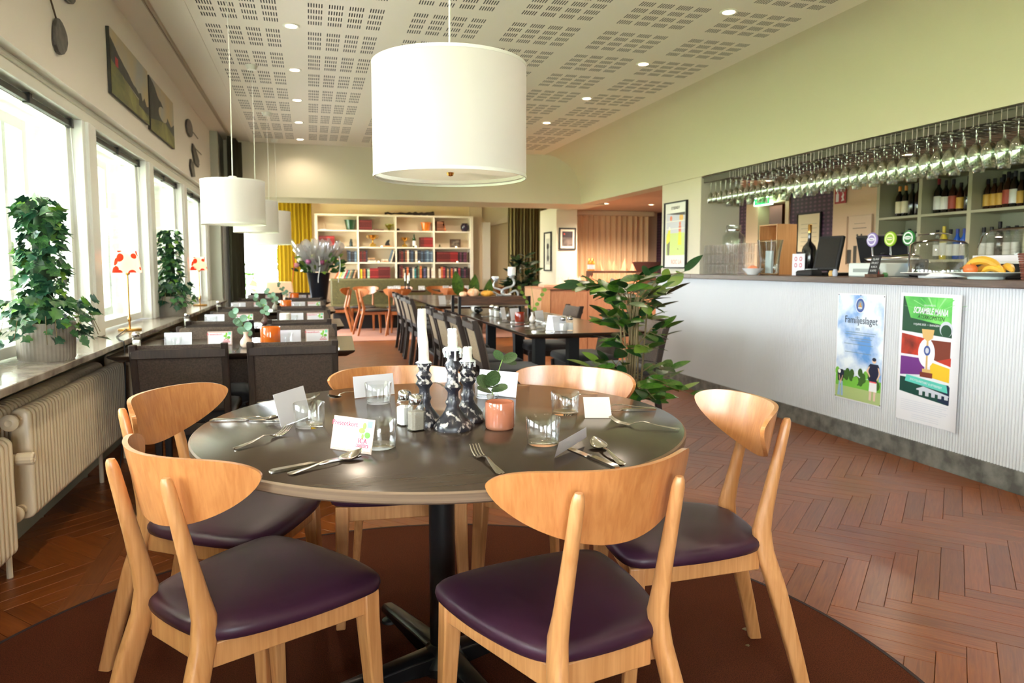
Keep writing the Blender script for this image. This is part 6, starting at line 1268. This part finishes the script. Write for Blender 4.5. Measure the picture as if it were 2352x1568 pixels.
def banana(loc, rz, label, L=.2, r=.019, tilt=0):
    t = thing('banana', label, 'banana', loc, rz, 'bananas on the fruit plate'); P = [(L * (i / 10 - .5), .25 * L * (1 - (2 * i / 10 - 1) ** 2) * 0, -.18 * L * (2 * i / 10 - 1) ** 2 + .02) for i in range(11)]
    MB().tube(P, [r * .35, r * .8, r, r * 1.05, r * 1.08, r * 1.08, r * 1.05, r, r * .85, r * .5, r * .35], 7).build('skin', BAN, t, smooth=40)
    MB().tube([P[-1], (P[-1][0] + .02, 0, P[-1][2] - .002)], [r * .36, r * .3], 6).build('stalk', mat('banana_stalk', (90, 66, 30), .7), t)
banana((3.60, 3.19, BZ + .085), radians(88), 'long banana lying on top of the fruit', .24, .022); banana((3.60, 3.12, BZ + .045), radians(80), 'shorter banana at the front of the fruit plate', .17); banana((3.63, 3.06, BZ + .05), radians(60), 'banana at the right of the fruit plate', .15); banana((3.66, 3.2, BZ + .045), radians(95), 'banana hidden behind the other fruit', .17)
t = thing('apple', 'orange red apple on the fruit plate', 'apple', (3.57, 3.235, BZ + .02)); MB().lathe([(0, .004), (.02, 0), (.036, .025), (.036, .045), (.02, .062), (.006, .058), (0, .05)], 24).build('flesh', mat('apple_skin', (226, 120, 60), .35, noise=(9, .1)), t, smooth=60); MB().tube([(0, 0, .05), (.002, 0, .07)], .0015, 5).build('stalk', STEM, t)
bk = thing('wicker_basket', 'brown wicker basket at the right edge of the picture', 'basket', (3.63, 2.86, BZ))
m = MB()
for k in range(11):
    z = .008 + .0125 * k; r = .085 + .02 * k / 10
    m.tube([((r + .003 * ((i + k) % 2)) * cos(2 * pi * i / 40), (r + .003 * ((i + k) % 2)) * sin(2 * pi * i / 40), z) for i in range(41)], .0062, 6)
tag(m.build('weave', mat('wicker_brown', (112, 60, 48), .6, noise=(30, .2)), bk, smooth=60), None, kind='stuff')
t = thing('snack_bag', 'yellow snack bag with red lettering standing in the wicker basket', 'bag', (3.63, 2.86, BZ + .10)); MB().loft([[(-.02, .07, 0), (.02, .07, 0), (.02, -.07, 0), (-.02, -.07, 0)], [(-.035, .08, .06), (.035, .08, .06), (.035, -.08, .06), (-.035, -.08, .06)], [(-.004, .075, .14), (.004, .075, .14), (.004, -.075, .14), (-.004, -.075, .14)]]).build('packet', plain(250, 196, 20), t, smooth=0)
text('Estrella', .045, frame((-.037, .05, .06), (0, -1, 0), (.1, 0, 1)), plain(210, 30, 20), t, align='LEFT', bold=.001)
t = thing('display_dome', 'wide clear display dome on a dark stand behind the fruit', 'dome', (4.0, 3.18, BZ)); MB().box(-.14, .16, -.42, .28, 0, .085).build('stand', BLACKM, t, bevel=.004); MB().box(-.16, .18, -.44, .30, .085, .10).build('tray', WHITECER, t, bevel=.003)
MB().box(-.158, -.152, -.43, .29, .10, .135).build('rim_glass', mat('milky_strip', (226, 220, 226), .2), t)
MB().loft([[(-.155 * k + .01, -.43 * k2, z), (-.155 * k + .01, .29 * k2, z), (.17 * k, .29 * k2, z), (.17 * k, -.43 * k2, z)] for k, k2, z in ((1, 1, .10), (.98, .99, .18), (.9, .93, .25), (.7, .82, .285), (.3, .6, .30))]).build('dome', glass('display_glass', gain=3.0, rough=.03), t, smooth=60, bevel=.02)
MB().tube([(-.16, -.04, .115), (-.168, -.07, .118), (-.16, -.1, .115)], .004, 6).build('handle', BLACKM, t)
tag(MB().box(3.56, 3.70, 6.2, 6.35, BZ, BZ + .02).build('box_tray', BLACKM), 'flat black tray at the far left end of the bar', 'tray') if 0 else None
for k, (y, z_) in enumerate(((4.08, .05), (4.0, .03), (4.52, .04), (4.48, .05))): tag(MB().lathe([(0, 0), (.016, 0), (.02, z_ * .5), (.012, z_), (0, z_)], 12).build('small_ornament', (plain(176, 70, 60), plain(90, 150, 90), plain(200, 160, 90), plain(180, 186, 200))[k], loc=(3.70, y, BZ)), ('tiny red figure beside the chalkboard', 'tiny green figure beside the chalkboard', 'small gold trinket left of the printer', 'small silver trinket left of the printer')[k], 'ornament', 'trinkets on the bar')
# ---- glass rack
rk = thing('glass_rack', 'chrome wire glass rack hung under the edge of the hatch', 'rack', (0, 0, 0))
MB().box(3.56, 4.15, 1.2, 6.14, 1.992, 2.008).build('top_board', mat('rack_board', (96, 92, 78), .6), rk, smooth=0); MB().box(3.575, 3.58, 1.2, 6.14, 1.95, 1.992).build('front_board', mat('rack_board', (96, 92, 78), .6), rk, smooth=0)
MB().tube([(3.556, 1.2, 2.004), (3.556, 6.14, 2.004)], .003, 6).build('front_rail', CHROME, rk)
wr = MB().tube([(3.556, 0, 2.003), (3.556, 0, 1.938), (3.565, 0, 1.934), (4.10, 0, 1.934)], .0024, 6).build('wire_hook', CHROME, rk)
for k in range(105):
    y = 1.25 + .0847 * (k // 2) + (.034 if k % 2 else 0) + .02
    if y > 6.12: break
    if k: o = wr.copy(); COL.objects.link(o); o.parent = rk
    else: o = wr
    o.location = (0, y, 0)
GW = glass('wine_glass_clear', (240, 244, 236), gain=5.0, rough=.05)
def wglass(H, rb, rf=.034):
    return [(0, 0), (rf, -.001), (rf, -.003), (.006, -.007), (.0036, -.014), (.0036, -.08), (.010, -.088), (rb * .75, -.105), (rb, -.14), (rb * .96, -.175), (rb * .80, -H), (rb * .78, -H), (rb * .94, -.175), (rb * .97, -.14), (rb * .72, -.107), (0, -.09)]
G1 = MB().lathe(wglass(.205, .039), 18).build('wine_glass', GW, smooth=60); G2 = MB().lathe(wglass(.185, .031, .03), 18).build('wine_glass', GW, smooth=60)
n_ = 0
for r_, x in enumerate((3.61, 3.71, 3.81, 3.92)):
    for k in range(45):
        y = 2.30 + .0847 * k + .048
        if y > 6.08 or (r_ > 1 and k % 2): continue
        src = G2 if (k > 30 and r_ < 2) else G1
        o = src if n_ == 0 or (src is G2 and 'label' not in G2) else src.copy()
        if o is not src: COL.objects.link(o)
        o.location = (x, y, 1.9445)
        above = 'above the fruit plate' if y < 3.4 else 'above the cake dome' if y < 3.95 else 'above the beer taps' if y < 4.45 else 'above the till screens' if y < 4.9 else 'above the champagne bottle' if y < 5.25 else 'above the glass vase' if y < 5.5 else 'above the stacked tumblers'
        tag(o, ('upturned wine glass hanging in the front row of the rack', 'upturned wine glass hanging in the second row of the rack', 'upturned wine glass hanging in the third row of the rack', 'upturned wine glass hanging in the back row of the rack')[r_] + ', ' + above if src is G1 else ('narrow upturned glass in the front row of the rack', 'narrow upturned glass in the second row of the rack')[min(r_, 1)] + ', ' + above, 'wine glass', 'wine glasses in the rack, row %d' % (r_ + 1) if src is G1 else 'narrow glasses in the rack, row %d' % (r_ + 1)); n_ += 1
# ---- back shelves
bs = thing('bottle_shelf', 'grey green shelf unit full of bottles behind the bar', 'shelf', (5.5, 0, 0))
SG = mat('sage_shelf', (172, 170, 140), .5)
YS = [6.08, 5.56, 5.03, 4.50, 3.97, 3.44, 2.9]
for y in YS: MB().box(0, .34, y - .02, y + .02, 0, 2.045).build('upright', SG, bs, bevel=.002)
MB().box(-.02, .36, 2.88, 6.10, 2.0, 2.058).build('cornice', SG, bs, bevel=.003); MB().box(.33, .345, 2.9, 6.1, 0, 2.0).build('back', mat('sage_back', (150, 150, 128), .6), bs)
MB().box(-.08, .34, 2.9, 6.1, .86, .90).build('worktop', BARW, bs)
for a, b_ in zip(YS[1:], YS[:-1]):
    for z in (1.235, 1.655): MB().box(.0, .33, a + .02, b_ - .02, z - .024, z).build('shelf_board', SG, bs, bevel=.002)
LB = plain(222, 210, 176); LW = plain(226, 224, 216); LG = plain(206, 160, 60); LC = plain(170, 70, 50)
kinds = {'white': (DKGL, LB, mat('orange_foil', (206, 130, 40), .4), .30, .036), 'dark': (DKGL, None, BLACKM, .31, .036), 'burg': (DKGL, LW, mat('red_foil', (130, 24, 30), .4), .32, .040), 'silver': (DKGL, LW, BLACKM, .30, .038), 'beer': (BRGL, LG, BLACKM, .26, .034), 'rose': (BRGL, LC, BLACKM, .30, .038), 'blue': (mat('blue_spirit', (40, 90, 180), .15, coat=.4), LW, plain(40, 60, 140), .27, .034), 'clear': (glass('spirit_glass', gain=3, body=.25, bodyc=(190, 210, 210)), LW, BLACKM, .27, .033), 'yellow': (mat('yellow_spirit', (210, 190, 50), .2, coat=.4), LW, plain(200, 180, 60), .30, .033), 'lime': (DKGL, plain(130, 170, 30), BLACKM, .30, .036)}
hn = {'white': 'green bottle with cream label and orange foil', 'dark': 'plain black wine bottle', 'burg': 'dark bottle with white label and red foil', 'silver': 'dark bottle with white label', 'beer': 'brown bottle with gold label', 'rose': 'brown bottle with red label', 'blue': 'blue spirit bottle', 'clear': 'clear spirit bottle', 'yellow': 'yellow spirit bottle', 'lime': 'dark bottle with lime label'}
def row(bay_, z, y_start, step, ks, x=5.62, dz=0, what='upper shelf'):
    bn = ('first', 'second', 'third', 'fourth')[bay_]; from collections import Counter; cc = Counter(ks); ss = Counter()
    for i, k in enumerate(ks):
        g, l, c, h, r = kinds[k]; ss[k] += 1
        pos = '' if cc[k] == 1 else ', %s of its kind' % ('leftmost' if ss[k] == 1 else 'rightmost' if ss[k] == cc[k] else 'mid one')
        o = make_bottle('s_' + k, g, l, c, h, r, '%s, %s, %s bay%s' % (hn[k], what, bn, pos), group='bottles on the %s, %s bay' % (what, bn)); o.location = (x, y_start - step * i, z + .001); o.rotation_euler = (0, 0, i * 1.3)
row(0, 1.655, 5.93, .078, ['white', 'white', 'dark', 'dark', 'dark'])
row(1, 1.655, 5.47, .080, ['burg', 'silver', 'rose', 'beer', 'dark'])
row(2, 1.655, 4.96, .062, ['beer', 'beer', 'beer', 'rose', 'silver', 'beer', 'dark']); row(2, 1.655, 4.92, .082, ['silver', 'silver', 'lime', 'clear', 'clear'], 5.74, 0, 'back of the upper shelf')
row(3, 1.655, 4.42, .066, ['beer', 'rose', 'dark', 'silver', 'beer', 'dark'])
for k, z in enumerate((1.80,)): pass
row(1, 1.235, 5.44, .072, ['clear', 'yellow', 'clear', 'blue', 'blue', 'blue'], 5.60, 0, 'middle shelf')
row(2, 1.235, 4.96, .075, ['clear', 'clear', 'dark', 'clear', 'clear'], 5.60, 0, 'middle shelf')
row(0, 1.235, 5.92, .09, ['clear', 'silver', 'clear', 'dark'], 5.66, 0, 'middle shelf'); row(3, 1.235, 4.42, .08, ['clear', 'blue', 'clear', 'yellow', 'clear'], 5.62, 0, 'middle shelf')
# ---- signs and pictures behind the bar
t = thing('fire_sign', 'red fire extinguisher sign above the bar', 'sign', (5.59, 6.72, 1.935)); MB().box(-.03, 0, -.0, .006, -.075, .075).build('edge', plain(150, 24, 30), t) if 0 else None
MB().box(-.012, -.004, -.085, .085, -.08, .08).build('plate', plain(160, 24, 34), t); flat('symbol', frame((-.0125, .085, -.08), (0, -1, 0), (0, 0, 1)), [(rect(.02, .02, .065, .105), 0, 1), (rect(.032, .105, .052, .13), 0, 1), ([(.10, .02), (.12, .05), (.105, .07), (.125, .10), (.115, .14), (.145, .09), (.135, .06), (.15, .03)], 0, 1)], [WHITE], t)
picture('framed_certificate', frame((5.595, 7.23, 1.56), (0, -1, 0), (0, 0, 1)), .42, .46, .014, 'framed certificate on the purple wallpaper', BLACKM, plain(226, 214, 180), ([(rect(-.14, .1 - .05 * k, .14, .104 - .05 * k), 0, 1) for k in range(6)], [plain(150, 140, 110)]))
picture('notice_board', frame((5.595, 6.42, 1.45), (0, -1, 0), (0, 0, 1)), .36, .52, .006, 'pale poster of drinks on the beige wall behind the taps', plain(200, 176, 150), plain(206, 184, 156), ([(rect(-.1, .12, .1, .128), 0, 1), (rect(-.08, .17, .08, .175), 0, 1), (disc(-.03, .05, .014), 1, 1), (disc(.03, .05, .014), 1, 1), (rect(-.17, -.25, -.11, -.1), 1, 1), (rect(-.08, -.25, -.03, -.06), 1, 1)], [plain(120, 110, 96), plain(40, 36, 30)]))
t = thing('exit_sign', 'lit green and white exit sign above the doorway behind the bar', 'exit sign', (5.50, 8.0, 1.985)); MB().box(-.02, .02, -.17, .17, -.05, .05).build('lightbox', mat('lit_exit', (220, 255, 226), .4, emit=((200, 255, 214), 3)), t)
flat('symbol', frame((-.0205, .17, -.05), (0, -1, 0), (0, 0, 1)), [(rect(.01, .01, .33, .09), 0, 1), (rect(.24, .02, .29, .08), 1, 2), ([(.05, .05), (.09, .075), (.09, .058), (.17, .058), (.17, .042), (.09, .042), (.09, .025)], 1, 2)], [mat('exit_green', (30, 150, 70), .4, emit=((40, 190, 90), 1)), WHITE], t)
# ================================================================ OUTSIDE THE WINDOWS
def outlamp(y, z, label):
    t = thing('outdoor_lamp', label, 'lamp', (-2.2, y, 0), group='grey lamps under the terrace roof'); MB().lathe([(.05, z + .16), (.09, z - .06), (.085, z - .06), (.045, z + .155)], 28).build('shade', mat('grey_lamp', (140, 146, 146), .5), t); MB().tube([(0, 0, z + .15), (0, 0, 2.35)], .008, 6).build('rod', DARKMETAL, t)
for k, y in enumerate((5.4, 8.6, 11.4)): outlamp(y, 2.02, 'grey cone lamp outside the windows, %s' % ('nearest', 'second', 'farthest')[k])
for k, y in enumerate((4.0, 7.6, 10.8)): tag(MB().box(-3.55, -3.3, y, y + .25, -.02, 2.35).build('terrace_post', mat('white_render', (236, 236, 230), .7), bevel=.006), 'white terrace post outside, %s of three' % ('nearest', 'middle', 'farthest')[k], 'post', 'white terrace posts')
bm = MB(); q = random.Random(12)
def shrub(x, y, s, label, n=160):
    t = thing('shrub', label, 'shrub', (x, y, -.6), group='shrubs on the lawn'); r = random.Random(int(x * 10 + y)); m = MB()
    for k in range(n):
        a = r.random() * 6.28; b_ = r.random() * 1.57; d = s * (.8 + .25 * r.random()); p = Vector((d * cos(a) * sin(b_ + .1), d * sin(a) * sin(b_ + .1), s * .5 + d * cos(b_)))
        vs, fs = leafpoly(.5 * s, .3 * s, 3); Mx = Matrix.Translation(p) @ Matrix.Rotation(r.random() * 6, 4, 'Z') @ Matrix.Rotation(r.uniform(-.9, .6), 4, 'Y'); m.add([Mx @ Vector(v) for v in vs], fs)
    m.build('foliage', mat('shrub_green', (96, 132, 60), .6, noise=(.7, .2)), t, recalc=False); MB().tube([(0, 0, 0), (.05, 0, s)], .06 * s, 8).build('trunk', STEM, t)
for k, (x, y, s) in enumerate(((-7, 9, 1.3), (-9, 15, 1.9), (-7.5, 20, 1.7), (-12, 28, 2.4), (-6.2, 31, 1.9), (-3.0, 23, 1.3), (-.6, 30, 1.7), (-13, 18, 2.2))): shrub(x, y, s, 'green shrub out on the lawn, %s from the house' % W4[k])
tt = thing('terrace_table', 'pale round table on the terrace outside', 'table', (-2.7, 6.9, -.02)); MB().lathe([(0, .7), (.4, .7), (.4, .73), (0, .73)], 32).build('top', WHITECER, tt); MB().lathe([(.25, 0), (.2, .03), (.03, .05), (.03, .7)], 20).build('pedestal', DARKMETAL, tt)
for k, (x, y, a) in enumerate(((-2.2, 6.2, .4), (-2.4, 7.7, 2.6))):
    t = thing('terrace_chair', 'dark metal terrace chair %s the pale round table outside' % ('before', 'behind')[k], 'chair', (x, y, -.02), a, 'terrace chairs'); MB().box(-.22, .22, -.22, .22, .42, .45).build('seat', DARKMETAL, t, bevel=.01); MB().tube([(-.21, -.22, .44), (-.22, -.28, .85), (0, -.32, .9), (.22, -.28, .85), (.21, -.22, .44)], .012, 8).build('back_loop', DARKMETAL, t)
    for sx in (-1, 1):
        for sy in (-1, 1): MB().tube([(sx * .2, sy * .2, .43), (sx * .24, sy * .25, 0)], .011, 6).build('leg', DARKMETAL, t)
